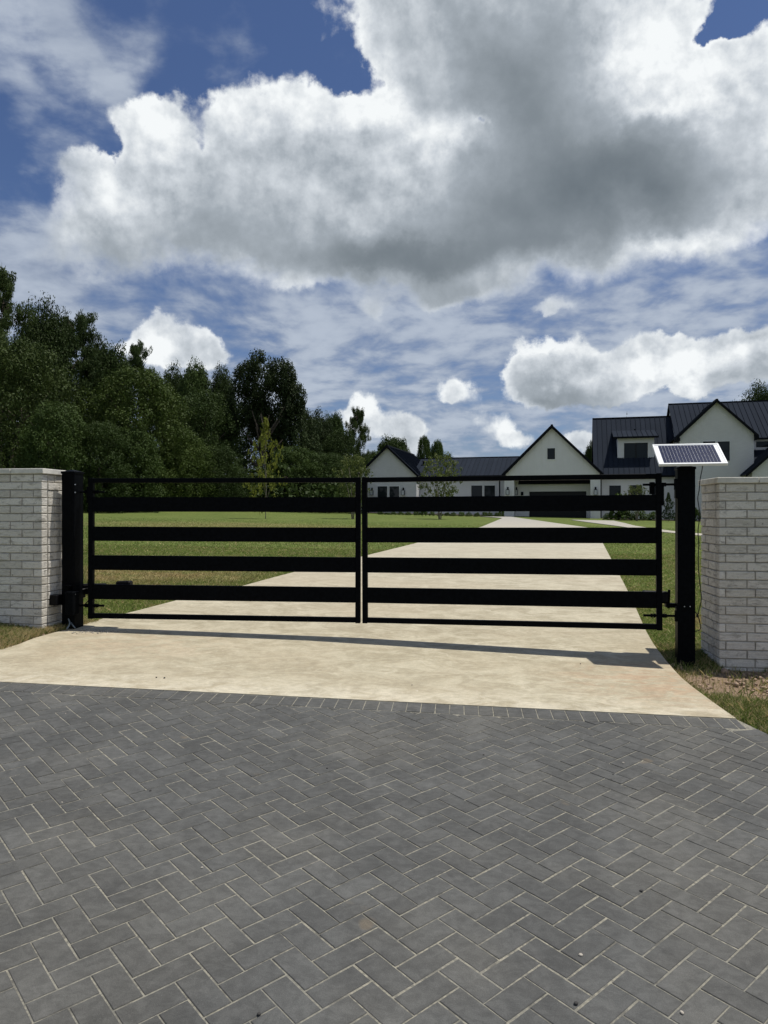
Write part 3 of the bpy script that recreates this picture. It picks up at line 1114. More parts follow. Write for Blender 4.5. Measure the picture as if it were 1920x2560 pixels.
def pier(name, corner, rz, sgn, length, depth, z0, ztop, label, courses, front_off, side_off):
    """corner = the front corner nearest the gate; sgn = direction in which the front face runs (-1 left, +1 right)"""
    e = empty(name, (corner.x, corner.y, z0), rz)
    tag(e, label, 'brick pier')
    H = courses * CH
    core = MB()
    x0, x1 = (0.011, length - 0.008) if sgn > 0 else (-length + 0.008, -0.011)
    core.box(x0, 0.011, -0.25, x1, depth - 0.011, H)
    core.build('mortar_core', M_MORTAR, e)
    meshes = {}

    def brick(x0, x1, face, zc, odd):
        # face 'f': along x at y=0 ; face 's': along y at x=0
        l = abs(x1 - x0) - 0.010
        if l < 0.02:
            return
        key = (round(l, 3), face)
        if key not in meshes:
            b = MB()
            b.box(-l / 2, -0.045, -(CH - 0.0105) / 2, l / 2, 0.045, (CH - 0.0105) / 2, bev=0.0035)
            meshes[key] = b.mesh('brick', M_BRICK, tone=True)
        o = bpy.data.objects.new('brick', meshes[key])
        COL.objects.link(o)
        o.parent = e
        pr = random.gauss(0, 0.0026)
        xc = (x0 + x1) / 2
        if face == 'f':
            o.location = (sgn * xc, 0.045 + pr, zc)
            o.rotation_euler = (random.gauss(0, .006), random.gauss(0, .004), random.gauss(0, .006))
        else:
            o.location = (-sgn * (-0.045 - pr), xc, zc)
            o.rotation_euler = (random.gauss(0, .006), random.gauss(0, .004), R(90) + random.gauss(0, .006))
    for c in range(courses):
        zc = H - (c + 0.5) * CH
        fo = front_off[c % 2]
        so_ = side_off[c % 2]
        # front face
        xs_ = [0.0] if fo > 0.02 else []
        x = fo
        while x < length:
            xs_.append(x); x += BL
        xs_.append(length)
        first_start = 0.0
        for a, b in zip(xs_, xs_[1:]):
            brick(a, b, 'f', zc, c)
        # gate-side face starts behind the front brick
        ys_ = [0.098]
        y = 0.098 + so_
        while y < depth - 0.03:
            ys_.append(y); y += BL
        ys_.append(depth)
        for a, b in zip(ys_, ys_[1:]):
            brick(a, b, 's', zc, c)
    cap = MB()
    # cap slabs: one over the gate end, the rest along the wall
    segs = [(-0.022, 0.34)]
    x = 0.34
    while x < length:
        segs.append((x, min(length, x + 0.62))); x += 0.62
    for a, b in segs:
        cb = MB()
        xa, xb = sorted((sgn * (a + 0.003), sgn * (b - 0.003)))
        cb.box(xa, -0.022, H + 0.004, xb, depth + 0.022, H + 0.056, bev=0.004)
        cb.build('capstone', M_CAP, e)
    mj = MB()
    xa, xb = sorted((sgn * 0.0, sgn * (length - 0.01)))
    mj.box(xa, 0.0, H - 0.004, xb, depth, H + 0.012)
    mj.build('mortar_bed', M_MORTAR, e)
    return e


pL = Vector((-3.432, 7.31))
ZL = EYE + 0.438 - 0.056 - 20 * CH
pier('brick_pier', pL, R(-8), -1, 1.4, 0.62, ZL, 0, 'whitewashed brick pier left of the gate, its gate side in full sun', 20, (0.10, 0.225), (0.12, 0.20))
pR = Vector((3.051, 6.63))
ZR = EYE + 0.315 - 0.056 - 22 * CH
pier('brick_pier', pR, R(-8), 1, 1.5, 0.56, ZR, 0, 'whitewashed brick pier right of the gate with the cable hanging beside it', 22, (0.06, 0.244), (0.07, 0.22))

# ================================================================== GATE
PW = 0.1524


def frame_matrix(origin, xdir):
    x = Vector(xdir).normalized()
    z = Vector((0, 0, 1)); z = (z - x * z.dot(x)).normalized()
    y = z.cross(x)
    M = Matrix((x, y, z)).transposed().to_4x4()
    M.translation = origin
    return M


def gate_leaf(bl, br, height, label, hinge_left):
    M = frame_matrix(bl, br - bl)
    Ln = (br - bl).length
    e = empty('gate_leaf')
    e.matrix_world = M
    tag(e, label, 'gate leaf', 'leaves of the double driveway gate')
    T = 0.0508
    def bx(name, x0, z0, x1, z1, y0=-T / 2, y1=T / 2, bev=0.0035):
        b = MB(); b.box(x0, y0, z0, x1, y1, z1, bev=bev)
        return b.build(name, M_BLACK, e)
    bx('stile', 0, 0, T, height)
    bx('stile', Ln - T, 0, Ln, height)
    bx('top_rail', T, height - 0.052, Ln - T, height - 0.004)
    bx('bottom_rail', T, 0.006, Ln - T, 0.056)
    for (a, b) in ((0.200, 0.349), (0.505, 0.653), (0.803, 0.954), (1.105, 1.257)):
        bx('board', T, height - b, Ln - T, height - a)
    # welded end plate where the opener arm is pinned
    x = 0.36 if hinge_left else Ln - 0.36
    bx('opener_bracket', x - 0.05, height - 1.24, x + 0.05, height - 1.115, T / 2 + 0.001, T / 2 + 0.04)
    bo = MB()
    for dx in (-0.03, 0.03):
        bo.cyl((x + dx, T / 2 + 0.03, height - 1.14), (x + dx, T / 2 + 0.052, height - 1.14), 0.008, n=8)
    bo.build('bolt', M_BLACK, e)
    return e, M, Ln


HG = 1.462
LA = Vector((-3.070, 7.57, EYE - 1.108)); LB = Vector((-0.2355, 7.30, EYE - 1.1135))
RA = Vector((-0.2127, 7.30, EYE - 1.1135)); RB = Vector((2.591, 6.78, EYE - 1.101))
gl, ML, LL = gate_leaf(LA, LB, HG, 'left leaf of the black metal double gate, ending at the middle gap', True)
gr, MR, LR = gate_leaf(RA, RB, HG, 'right leaf of the black metal double gate, next to the solar panel post', False)


def gate_post(corner, rz, z0, ztop, label):
    e = empty('gate_post', (corner.x, corner.y, z0), rz)
    tag(e, label, 'gate post')
    h = ztop - z0
    b = MB(); b.box(0, 0, -0.2, PW, PW, h, bev=0.006)
    b.build('shaft', M_BLACK, e)
    c = MB()
    n = len(c.v)
    o = 0.006
    ring = [(-o, -o), (PW + o, -o), (PW + o, PW + o), (-o, PW + o)]
    c.box(-o, -o, h - 0.012, PW + o, PW + o, h + 0.012, bev=0.003)
    k = len(c.v)
    for (x, y) in [(0.004, 0.004), (PW - 0.004, 0.004), (PW - 0.004, PW - 0.004), (0.004, PW - 0.004)]:
        c.v.append(Vector((x, y, h + 0.012)))
    c.v.append(Vector((PW / 2, PW / 2, h + 0.034)))
    for i in range(4):
        c.f.append((k + i, k + (i + 1) % 4, k + 4)); c.tone.append(0)
    c.build('cap', M_BLACK, e)
    return e


postL = gate_post(Vector((-3.334, 7.52)), R(-14), 0.44, EYE + 0.408, 'black square gate post beside the left brick pier')
postR = gate_post(Vector((2.713, 6.72)), R(-13), 0.26, EYE + 0.405, 'black square gate post carrying the tilted solar panel')


def wpart(name, mat, parent, fill):
    """part described in world coordinates, stored relative to its parent"""
    b = MB(); fill(b)
    bpy.context.view_layer.update()
    inv = parent.matrix_world.inverted()
    b.v = [inv @ Vector(v) for v in b.v]
    return b.build(name, mat, parent)


bpy.context.view_layer.update()


def rotbox(b, c, rz, sx, sy, sz, bev=0.004):
    M = Matrix.Translation(Vector(c)) @ Matrix.Rotation(rz, 4, 'Z')
    b.box(-sx / 2, -sy / 2, -sz / 2, sx / 2, sy / 2, sz / 2, M=M, bev=bev)


def hinge_set(post, leafM, Ln, left, zt, zb):
    """J-bolt hinges between post and leaf"""
    for z, top in ((zt, True), (zb, False)):
        xe = 0.0254 if left else Ln - 0.0254
        p = leafM @ Vector((xe, 0, z))
        s = -1 if left else 1
        xd = (leafM.to_3x3() @ Vector((1, 0, 0))) * s
        q = p + xd * 0.16
        def f(b, p=p, q=q, xd=xd):
            b.cyl(p - xd * 0.14, q, 0.011, n=10)
        wpart('hinge_bolt', M_BLACK, post, f)
        def f2(b, p=p, xd=xd):
            for t in (-0.075, -0.050, 0.030, 0.050):
                b.cyl(p + xd * t, p + xd * (t + 0.016), 0.021, n=6)
        wpart('hinge_nut', M_BLACK, post, f2)
        def f3(b, q=q, top=top, xd=xd):
            rotbox(b, q + xd * 0.02 + Vector((0, 0, -0.045 if top else 0.03)), R(-12), 0.07, 0.075, 0.17 if top else 0.12)
            b.cyl(q + xd * 0.0 + Vector((0, 0, -0.05)), q + xd * 0.0 + Vector((0, 0, 0.05)), 0.024, n=12)
        wpart('hinge_bracket', M_BLACK, post, f3)


hinge_set(postL, ML, LL, True, HG - 0.145, 0.135)
hinge_set(postR, MR, LR, False, HG - 0.105, 0.135)


# hinge-side plates on the right leaf
def stile_plate(leaf, x0, x1, z0, z1, y0, y1):
    b = MB(); b.box(x0, y0, z0, x1, y1, z1, bev=0.003)
    b.build('hinge_plate', M_BLACK, leaf)


stile_plate(gr, LR - 0.002, LR + 0.02, HG - 0.30, HG - 0.10, -0.02, 0.02)
stile_plate(gr, LR - 0.10, LR - 0.055, HG - 0.195, HG - 0.08, 0.026, 0.05)
stile_plate(gl, -0.02, 0.002, HG - 0.26, HG - 0.09, -0.02, 0.02)


# linear gate openers behind the leaves
def opener(post, leafM, Ln, left, label):
    xs_ = 0.33 if left else Ln - 0.33
    a = leafM @ Vector((xs_, 0.075, HG - 1.15))
    p = leafM @ Vector((-0.16 if left else Ln + 0.10, 0.10, HG - 1.17))
    e = empty('gate_opener', p)
    tag(e, label, 'gate opener')
    d = (a - p)
    x = d.normalized()
    up = Vector((0, 0, 1)); y = up.cross(x).normalized(); z = x.cross(y)
    M = Matrix((x, y, z)).transposed().to_4x4()
    L_ = d.length
    b = MB()
    b.box(0.02, -0.045, -0.055, L_ * 0.62, 0.045, 0.055, M=M, bev=0.018)
    b.build('motor_housing', M_BLACKP, e, smooth=False)
    b = MB()
    b.cyl(M @ Vector((L_ * 0.6, 0, 0)), M @ Vector((L_ + 0.04, 0, 0)), 0.022, n=12)
    b.build('piston', M_BLACKP, e)
    b = MB()
    b.box(L_ - 0.06, -0.04, -0.03, L_ + 0.10, 0.04, 0.075 if left else 0.0, M=M, bev=0.012)
    b.build('end_housing', M_BLACKP, e)
    b = MB()
    b.box(-0.06, -0.035, -0.09, 0.05, 0.035, -0.05, M=M, bev=0.004)
    b.cyl(M @ Vector((0.02, 0, -0.10)), M @ Vector((0.02, 0, 0.075)), 0.012, n=10)
    b.build('post_bracket', M_BLACK, e)
    return e


opener(postL, ML, LL, True, 'black linear gate opener behind the left leaf, its end showing on the lowest board')
opener(postR, MR, LR, False, 'black linear gate opener between the right post and the right leaf')

# control box and clamps low on the left post
def f(b):
    rotbox(b, (-3.385, 7.47, EYE - 0.90), R(-14), 0.13, 0.10, 0.105, bev=0.006)
wpart('side_box', M_BLACKP, postL, f)
def f(b):
    rotbox(b, (-3.19, 7.44, EYE - 0.93), R(-14), 0.10, 0.10, 0.24, bev=0.008)
wpart('clamp_bracket', M_BLACK, postL, f)
def f(b):
    rotbox(b, (-3.235, 7.465, EYE - 0.755), R(-14), 0.085, 0.07, 0.010, bev=0.002)
    rotbox(b, (-3.235, 7.48, EYE - 0.81), R(-14), 0.016, 0.05, 0.12, bev=0.002)
wpart('angle_bracket', M_BLACK, postL, f)
def f(b):
    for (x, z) in ((-3.15, -0.84), (-3.15, 0.28), (-3.15, 0.20)):
        b.cyl((x, 7.425, EYE + z), (x + 0.002, 7.415, EYE + z), 0.006, n=8)
wpart('bolt', M_STEEL, postL, f)
def f(b):
    for (px, py) in ((1711, 1516), (1725, 1516)):
        p = at(px, py, 6.685)
        b.cyl(p, p + Vector((-0.002, -0.010, 0)), 0.005, n=8)
wpart('bolt', M_STEEL, postR, f)


def cable(name, pts, rad, mat, label, cat):
    # Catmull-Rom through the points
    P = [Vector(p) for p in pts]
    out = []
    for i in range(len(P) - 1):
        p0 = P[max(0, i - 1)]; p1 = P[i]; p2 = P[i + 1]; p3 = P[min(len(P) - 1, i + 2)]
        for k in range(8):
            t = k / 8
            out.append(0.5 * ((2 * p1) + (p2 - p0) * t + (2 * p0 - 5 * p1 + 4 * p2 - p3) * t * t + (3 * p1 - p0 - 3 * p2 + p3) * t ** 3))
    out.append(P[-1])
    b = MB(); b.tube(out, rad, 8)
    o = b.build(name, mat, None, smooth=True)
    tag(o, label, cat)
    return o


cY = 6.80
cable('cable', [at(1757, 1160, 6.72), at(1755, 1175, 6.75), at(1750, 1200, cY), at(1748, 1225, cY), at(1744.5, 1246, cY), at(1748, 1272, cY), at(1750, 1285, cY),
                at(1747, 1310, cY), at(1745, 1330, cY), at(1747, 1360, cY), at(1745.5, 1400, cY), at(1747, 1435, cY), at(1751, 1470, cY),
                at(1753.5, 1495, cY), at(1750, 1515, cY), at(1745, 1535, cY - .02), at(1748.5, 1551, cY), at(1751.5, 1566, cY), at(1750, 1574, cY), at(1744, 1577, 6.79), at(1733, 1579, 6.77)],
      0.0042, M_WIRE, 'thin black cable hanging from the solar panel down between post and right pier', 'cable')
cable('cable', [at(1736, 1530, 6.76), at(1739.5, 1531, 6.79), at(1743, 1537, cY - 0.02), at(1744, 1543, cY - .02), at(1741.5, 1539, cY - .02), at(1747.5, 1533, cY - .02)], 0.004, M_WIRE,
      'short looped cable tie end at the side of the right post', 'cable tie')
cable('cable', [at(169, 1541, 7.55), at(172, 1548, 7.50), at(174.5, 1557, 7.47), at(172, 1565, 7.44), at(167, 1572, 7.42)], 0.008, M_WIREB,
      'curved grey conduit coming out of the ground at the foot of the left post', 'conduit')
cable('cable', [at(178, 1556, 7.50), at(181, 1562, 7.46), at(188, 1570, 7.42)], 0.006, M_WIREB, 'short straight grey wire at the foot of the left post', 'wire')
cable('cable', [at(206, 1474, 7.58), at(213, 1472, 7.60), at(222, 1471, 7.60)], 0.006, M_WIRE, 'short black wire between the left post and the left leaf', 'wire')
cable('cable', [at(208, 1513, 7.56), at(214, 1509, 7.58), at(222, 1500, 7.58)], 0.006, M_WIRE, 'slanting black wire at the lower hinge of the left leaf', 'wire')

# ------------------------------------------------------------------ solar panel
TLp = Vector((2.545, 6.88, EYE + 0.640)); BLp = Vector((2.482, 6.565, EYE + 0.432))
xr = Vector((math.cos(R(10)), -math.sin(R(10)), 0.004)).normalized()
down = (BLp - TLp); SH = down.length; down.normalize()
down = (down - xr * down.dot(xr)).normalized()
nz = down.cross(xr).normalized()
if nz.z < 0:
    nz = -nz
yp = -down
Ms = Matrix((xr, yp, nz)).transposed().to_4x4(); Ms.translation = BLp
sp = empty('solar_panel')
sp.matrix_world = Ms
tag(sp, 'small tilted solar panel with white frame on top of the right gate post', 'solar panel')
PWd = 0.585
b = MB()
fr = 0.016
for (x0, y0, x1, y1) in ((0, 0, PWd, fr), (0, SH - fr, PWd, SH), (0, fr, fr, SH - fr), (PWd - fr, fr, PWd, SH - fr)):
    bb = MB(); bb.box(x0, y0, -0.025, x1, y1, 0.0, bev=0.0015); bb.build('frame_rail', M_ALU, sp)
bb = MB(); bb.box(fr, fr, -0.010, PWd - fr, SH - fr, -0.004); bb.build('backsheet', M_PVC, sp)
NCx, NCy = 17, 9
cx0, cx1 = 0.046, PWd - 0.048
cy0, cy1 = 0.026, SH - 0.024
cell = MB()
cw = (cx1 - cx0) / NCx; chh = (cy1 - cy0) / NCy
cell.box(-cw / 2 + 0.0010, -chh / 2 + 0.0015, 0, cw / 2 - 0.0010, chh / 2 - 0.0015, 0.0012)
cm = cell.mesh('solar_cell', M_CELL)
for i in range(NCx):
    for j in range(NCy):
        o = bpy.data.objects.new('solar_cell', cm)
        COL.objects.link(o); o.parent = sp
        o.location = (cx0 + cw * (i + .5), cy0 + chh * (j + .5), -0.004)
bb = MB(); bb.box(PWd * .42, SH * .35, -0.05, PWd * .62, SH * .62, -0.026, bev=0.004); bb.build('junction_box', M_BLACKP, sp)
bb = MB(); bb.box(PWd - 0.040, SH - 0.062, -0.004, PWd - 0.032, SH - 0.044, -0.0032); bb.build('maker_sticker', M_STEEL, sp)
# mounting bracket: plate on the post and a strut up to the panel
bpy.context.view_layer.update()
def f(b):
    b.tube([(2.80, 6.78, EYE + 0.40), (2.80, 6.80, EYE + 0.50), (2.79, 6.72, EYE + 0.53)], 0.022, 10)
    rotbox(b, (2.795, 6.775, EYE + 0.445), R(-13), 0.12, 0.12, 0.010, bev=0.002)
wpart('mounting_bracket', M_STEEL, sp, f)

# ================================================================== HOUSE
TH = R(15)
HX, HY = 14.8, 62.0
HZ = base_h(HX, HY)
cT, sT = math.cos(TH), math.sin(TH)


def hu(px, w):
    """house-frame u of the picture column px at depth w behind the garage front"""
    r = (px - 960) / F
    return (HY * r - HX + w * (r * cT - sT)) / (cT + r * sT)


def hp(px, py, w):
    u = hu(px, w)
    Yw = HY - u * sT + w * cT
    return u, (1280 - py) / F * Yw + EYE - HZ


house = empty('house', (HX, HY, HZ), -TH)
tag(house, 'white farmhouse with dark metal roofs and gables at the end of the driveway', 'house')
hparts = []


def panel_roof(e0, e1, r1, r0, n, name='roof', thick=0.06, fascia=0.16):
    """sloping roof: eave from e0 to e1, ridge from r0 to r1, made of n standing seam panels"""
    e0, e1, r0, r1 = map(Vector, (e0, e1, r0, r1))
    nn = (e1 - e0).cross(r0 - e0).normalized()
    if nn.z < 0:
        nn = -nn
    # deck below the panels, with fascia
    d = MB()
    a = [e0 - nn * 0.02, e1 - nn * 0.02, r1 - nn * 0.02, r0 - nn * 0.02]
    c = [p - nn * thick for p in a]
    d.v += a + c
    for f_ in ((0, 1, 2, 3), (7, 6, 5, 4), (0, 4, 5, 1), (1, 5, 6, 2), (2, 6, 7, 3), (3, 7, 4, 0)):
        d.f.append(f_); d.tone.append(0)
    roof = d.build(name, M_FASCIA, house)
    for i in range(n):
        t0, t1 = i / n, (i + 1) / n
        p0, p1 = e0.lerp(e1, t0), e0.lerp(e1, t1)
        q0, q1 = r0.lerp(r1, t0), r0.lerp(r1, t1)
        b = MB()
        b.quad(p0, p1, q1, q0)
        ex = (e1 - e0).normalized()
        s_, wd = 0.055, 0.022
        # rib along the panel's edge
        x0, x1 = p1 - ex * wd, p1
        y0, y1 = q1 - ex * wd, q1
        b.v += [x0, x1, x1 + nn * s_, x0 + nn * s_, y0, y1, y1 + nn * s_, y0 + nn * s_]
        k = len(b.v) - 8
        for f_ in ((0, 3, 7, 4), (1, 5, 6, 2), (3, 2, 6, 7), (0, 1, 2, 3)):
            b.f.append(tuple(k + i_ for i_ in f_)); b.tone.append(0)
        # lip
        b.quad(p0, p0 - nn * 0.02, p1 - nn * 0.02, p1)
        b.build('roof_panel', M_ROOF, roof)
    return roof


def rake_board(p, q, name='rake_board', h=0.26, t=0.05, mat=None):
    """black trim board along a gable edge from p to q in the plane w = const"""
    p, q = Vector(p), Vector(q)
    b = MB()
    dz = Vector((0, 0, -h))
    yv = Vector((0, t, 0))
    P_ = [p, q, q + dz, p + dz]
    b.v += P_ + [a + yv for a in P_]
    for f_ in ((0, 1, 2, 3), (7, 6, 5, 4), (0, 4, 5, 1), (1, 5, 6, 2), (2, 6, 7, 3), (3, 7, 4, 0)):
        b.f.append(f_); b.tone.append(0)
    return b.build(name, mat or M_FASCIA, house)


def gable(wf, wb, uL, uR, uc, zE, zA, ov, mat, n_seam, floor=-0.3, battens=0, z_batten=(0, 0)):
    """gabled volume whose front wall stands at w = wf; returns wall object"""
    b = MB()
    pts_ = [(uL, floor), (uR, floor), (uR, None), (uc, None), (uL, None)]
    sl_ = (zA - zE) / (uc - (uL - ov))
    zwl = zE + sl_ * ov - 0.10
    zac = zA - 0.12
    prof = [(uL, floor), (uR, floor), (uR, zwl), (uc, zac), (uL, zwl)]
    for w_ in (wf, wb):
        for (u, z) in prof:
            b.v.append(Vector((u, w_, z)))
    b.f.append((0, 1, 2, 3, 4)); b.tone.append(0)
    b.f.append((9, 8, 7, 6, 5)); b.tone.append(0)
    for i in range(5):
        j = (i + 1) % 5
        b.f.append((i, j, j + 5, i + 5)); b.tone.append(0)
    wall = b.build('gable_wall', mat, house)
    f_ov = 0.35
    zl = zE
    eL0, eL1 = (uL - ov, wf - f_ov, zl), (uL - ov, wb, zl)
    rf, rb = (uc, wf - f_ov, zA), (uc, wb, zA)
    eR0, eR1 = (uR + ov, wf - f_ov, zl), (uR + ov, wb, zl)
    panel_roof(eL1, eL0, rf, rb, n_seam)
    panel_roof(eR0, eR1, rb, rf, n_seam)
    rake_board((uL - ov, wf - f_ov - 0.03, zl + 0.02), (uc, wf - f_ov - 0.03, zA + 0.05))
    rake_board((uc, wf - f_ov - 0.031, zA + 0.05), (uR + ov, wf - f_ov - 0.031, zl + 0.02))
    b = MB(); b.box(uc - 0.09, wf - f_ov - 0.02, zA - 0.02, uc + 0.09, wb, zA + 0.07)
    b.build('ridge_cap', M_FASCIA, house)
    if battens:
        u = uL + battens * 0.5
        while u < uR:
            zt = zwl + (zac - zwl) * (1 - abs(u - uc) / (uR - uc if u > uc else uc - uL)) - 0.16
            if zt > z_batten[0] + 0.1:
                bb = MB(); bb.box(u - 0.02, wf - 0.022, z_batten[0], u + 0.02, wf + 0.002, zt)
                bb.build('batten', M_TRIM, wall)
            u += battens
    return wall


def wall_box(uL, uR, w0, w1, z0, z1, mat, battens=0.0, name='wall'):
    b = MB(); b.box(uL, w0, z0, uR, w1, z1)
    o = b.build(name, mat, house)
    if battens:
        u = uL + battens * 0.6
        while u < uR - 0.05:
            bb = MB(); bb.box(u - 0.02, w0 - 0.022, z0, u + 0.02, w0 + 0.002, z1)
            bb.build('batten', M_TRIM, o)
            u += battens
    return o


def window(uL, uR, z0, z1, w, mull=0, rail=0, trim=0.07, name='window'):
    b = MB()
    # white casing
    for (a, c, d, e_) in ((uL - trim, z1, uR + trim, z1 + trim), (uL - trim, z0 - trim, uR + trim, z0), (uL - trim, z0, uL, z1), (uR, z0, uR + trim, z1)):
        b.box(a, w - 0.045, c, d, w + 0.002, e_)
    win = b.build(name, M_TRIM, house)
    fb = MB(); t = 0.045
    for (a, c, d, e_) in ((uL, z1 - t, uR, z1), (uL, z0, uR, z0 + t), (uL, z0 + t, uL + t, z1 - t), (uR - t, z0 + t, uR, z1 - t)):
        fb.box(a, w - 0.055, c, d, w + 0.001, e_)
    for i in range(mull):
        u = uL + (uR - uL) * (i + 1) / (mull + 1)
        fb.box(u - 0.05, w - 0.054, z0 + t, u + 0.05, w + 0.001, z1 - t)
    for i in range(rail):
        z = z0 + (z1 - z0) * (i + 1) / (rail + 1)
        fb.box(uL + t, w - 0.053, z - 0.03, uR - t, w + 0.001, z + 0.03)
    fb.build('frame', M_FRAME, win)
    g = MB(); g.quad((uL + t, w - 0.030, z0 + t), (uR - t, w - 0.030, z0 + t), (uR - t, w - 0.030, z1 - t), (uL + t, w - 0.030, z1 - t))
    g.build('pane', M_GLASS, win)
    return win


def win_px(x0, y0, x1, y1, w, **kw):
    u0, z1 = hp(x0, y0, w); u1, z0 = hp(x1, y1, w)
    return window(u0, u1, z0, z1, w, **kw)


def lantern(px, py, w):
    u, z = hp(px, py, w)
    b = MB()
    b.box(u - 0.07, w - 0.06, z + 0.05, u + 0.07, w - 0.001, z + 0.36, bev=0.01)
    b.box(u - 0.12, w - 0.30, z + 0.10, u + 0.12, w - 0.06, z + 0.16, bev=0.01)
    b.box(u - 0.05, w - 0.22, z + 0.16, u + 0.05, w - 0.10, z + 0.26, bev=0.01)
    for dx in (-0.13, 0.13):
        for dy in (-0.31, -0.07):
            b.box(u + dx - 0.012, w + dy, z - 0.30, u + dx + 0.012, w + dy + 0.02, z + 0.10)
    b.box(u - 0.14, w - 0.31, z - 0.32, u + 0.14, w - 0.05, z - 0.30)
    l = b.build('wall_lantern', M_FASCIA, house)
    g = MB(); g.box(u - 0.115, w - 0.285, z - 0.30, u + 0.115, w - 0.08, z + 0.10)
    g.build('lantern_glass', M_LGLASS, l)


# --- garage gable (front at w = 0)
uL, _ = hp(1264.6, 1188, 0); uR, _ = hp(1498.8, 1188, 0)
uE0, zE0 = hp(1253, 1187.6, -0.35); uE1, zE1 = hp(1515.4, 1184, -0.35)
uc, zA = hp(1377.2, 1063, -0.35)
zOpen = hp(1380, 1200, 0)[1]
ucm = (uL + uR) / 2
ov = 0.32
# upper gable wall stands on two piers
zE = (zE0 + zE1) / 2
b = MB()
sl_ = (zA - zE) / (ucm - (uL - ov))
zwl = zE + sl_ * ov - 0.10; zac = zA - 0.12
prof = [(uL, zOpen), (uR, zOpen), (uR, zwl), (ucm, zac), (uL, zwl)]
for w0_ in (0.0, 0.25):
    for (u, z) in prof:
        b.v.append(Vector((u, w0_, z)))
b.f += [(0, 1, 2, 3, 4), (9, 8, 7, 6, 5)] + [(i, (i + 1) % 5, (i + 1) % 5 + 5, i + 5) for i in range(5)]
b.tone += [0] * 7
gw = b.build('gable_wall', M_WALL, house)
u = uL + 0.27
zgb = hp(1380, 1186, 0)[1]
while u < uR:
    zt = zwl + (zac - zwl) * (1 - abs(u - ucm) / ((uR - uL) / 2)) - 0.20
    bb = MB(); bb.box(u - 0.022, -0.024, zgb, u + 0.022, 0.001, max(zt, zgb + 0.05))
    bb.build('batten', M_TRIM, gw)
    u += 0.56
for (a, c) in ((uL - ov, ucm), (ucm, uR + ov)):
    pass
WB = 12.0
e0, e1 = (uL - ov, WB, zE), (uL - ov, -0.35, zE)
panel_roof(e0, e1, (ucm, -0.35, zA), (ucm, WB, zA), 26)
panel_roof((uR + ov, -0.35, zE), (uR + ov, WB, zE), (ucm, WB, zA), (ucm, -0.35, zA), 26)
rake_board((uL - ov, -0.38, zE + 0.02), (ucm, -0.38, zA + 0.05), h=0.30)
rake_board((ucm, -0.381, zA + 0.05), (uR + ov, -0.381, zE + 0.02), h=0.30)
b = MB(); b.box(ucm - 0.09, -0.37, zA - 0.02, ucm + 0.09, WB, zA + 0.07); b.build('ridge_cap', M_FASCIA, house)
# piers
u0, _ = hp(1260.7, 1250, 0); u1, _ = hp(1285, 1250, 0)
wall_box(u0, u1, -0.03, 2.0, -0.3, zOpen + 0.02, M_WALL, 0.42, 'pier_wall')
u2, _ = hp(1476, 1250, 0); u3, _ = hp(1501, 1250, 0)
wall_box(u2, u3, -0.03, 2.0, -0.3, zOpen + 0.02, M_WALL, 0.42, 'pier_wall')
# recessed wall with door
wr = 1.9
ua, ub = u1 + 0.003, u2 - 0.003
dL, dz1 = hp(1323, 1229, wr); dR, _ = hp(1466, 1229, wr)
wall_box(ua, dL, wr, wr + 0.3, -0.3, zwl, M_WALL, 0.5)
wall_box(dR, ub, wr, wr + 0.3, -0.3, zwl, M_WALL, 0.5)
wall_box(dL + 0.003, dR - 0.003, wr, wr + 0.3, dz1, zwl, M_WALL, 0.56)
wall_box(uL + 0.05, uR - 0.05, 2.2, WB - 1.0, -0.3, zwl - 0.1, M_WALL, 0, 'side_wall')
# door with panels
door = empty('garage_door', (0, 0, 0)); door.parent = house
nrow = 4
hh = (dz1 + 0.05) / nrow
for k in range(nrow):
    bb = MB(); bb.box(dL + 0.01, wr + 0.10, -0.05 + k * hh + 0.008, dR - 0.01, wr + 0.16, -0.05 + (k + 1) * hh - 0.008, bev=0.01)
    bb.build('door_panel', M_FRAME, door)
bb = MB(); bb.box(dL - 0.06, wr - 0.03, -0.05, dL + 0.0, wr + 0.01, dz1 + 0.06)
bb.box(dR, wr - 0.03, -0.05, dR + 0.06, wr + 0.01, dz1 + 0.06); bb.box(dL, wr - 0.031, dz1, dR, wr + 0.009, dz1 + 0.06)
bb.build('door_casing', M_TRIM, door)
# small pent roof above the door
pu0, pz0 = hp(1296, 1211.5, wr - 0.5); pu1, _ = hp(1476, 1211.5, wr - 0.5)
panel_roof((pu0, wr - 0.55, pz0 + 0.14), (u2 - 0.01, wr - 0.55, pz0 + 0.14), (u2 - 0.01, wr - 0.01, pz0 + 0.45), (pu0, wr - 0.01, pz0 + 0.45), 10)
rake_board((pu0, wr - 0.58, pz0 + 0.17), (u2 - 0.01, wr - 0.58, pz0 + 0.17), name='fascia', h=0.16)
# keypad box, lanterns, downpipes
ku, kz = hp(1305.8, 1234, wr)
bb = MB(); bb.box(ku - 0.12, wr - 0.10, kz - 0.16, ku + 0.10, wr - 0.001, kz + 0.16, bev=0.01); bb.build('keypad_box', M_FASCIA, house)
for (lx, ly, lw) in ((1269.6, 1228, -0.03), (1489, 1228, -0.03), (1291, 1228, wr)):
    lantern(lx, ly, lw)
gu, gz0 = hp(1378, 1148.7, 0)
win_px(1368.5, 1121, 1387.5, 1148, 0, trim=0.09)


def downpipe(px, w, z1):
    u = hu(px, w)
    bb = MB(); bb.box(u - 0.045, w - 0.09, -0.2, u + 0.045, w - 0.002, z1, bev=0.008); bb.build('downpipe', M_FASCIA, house)


downpipe(1502.6, 0.4, zwl)

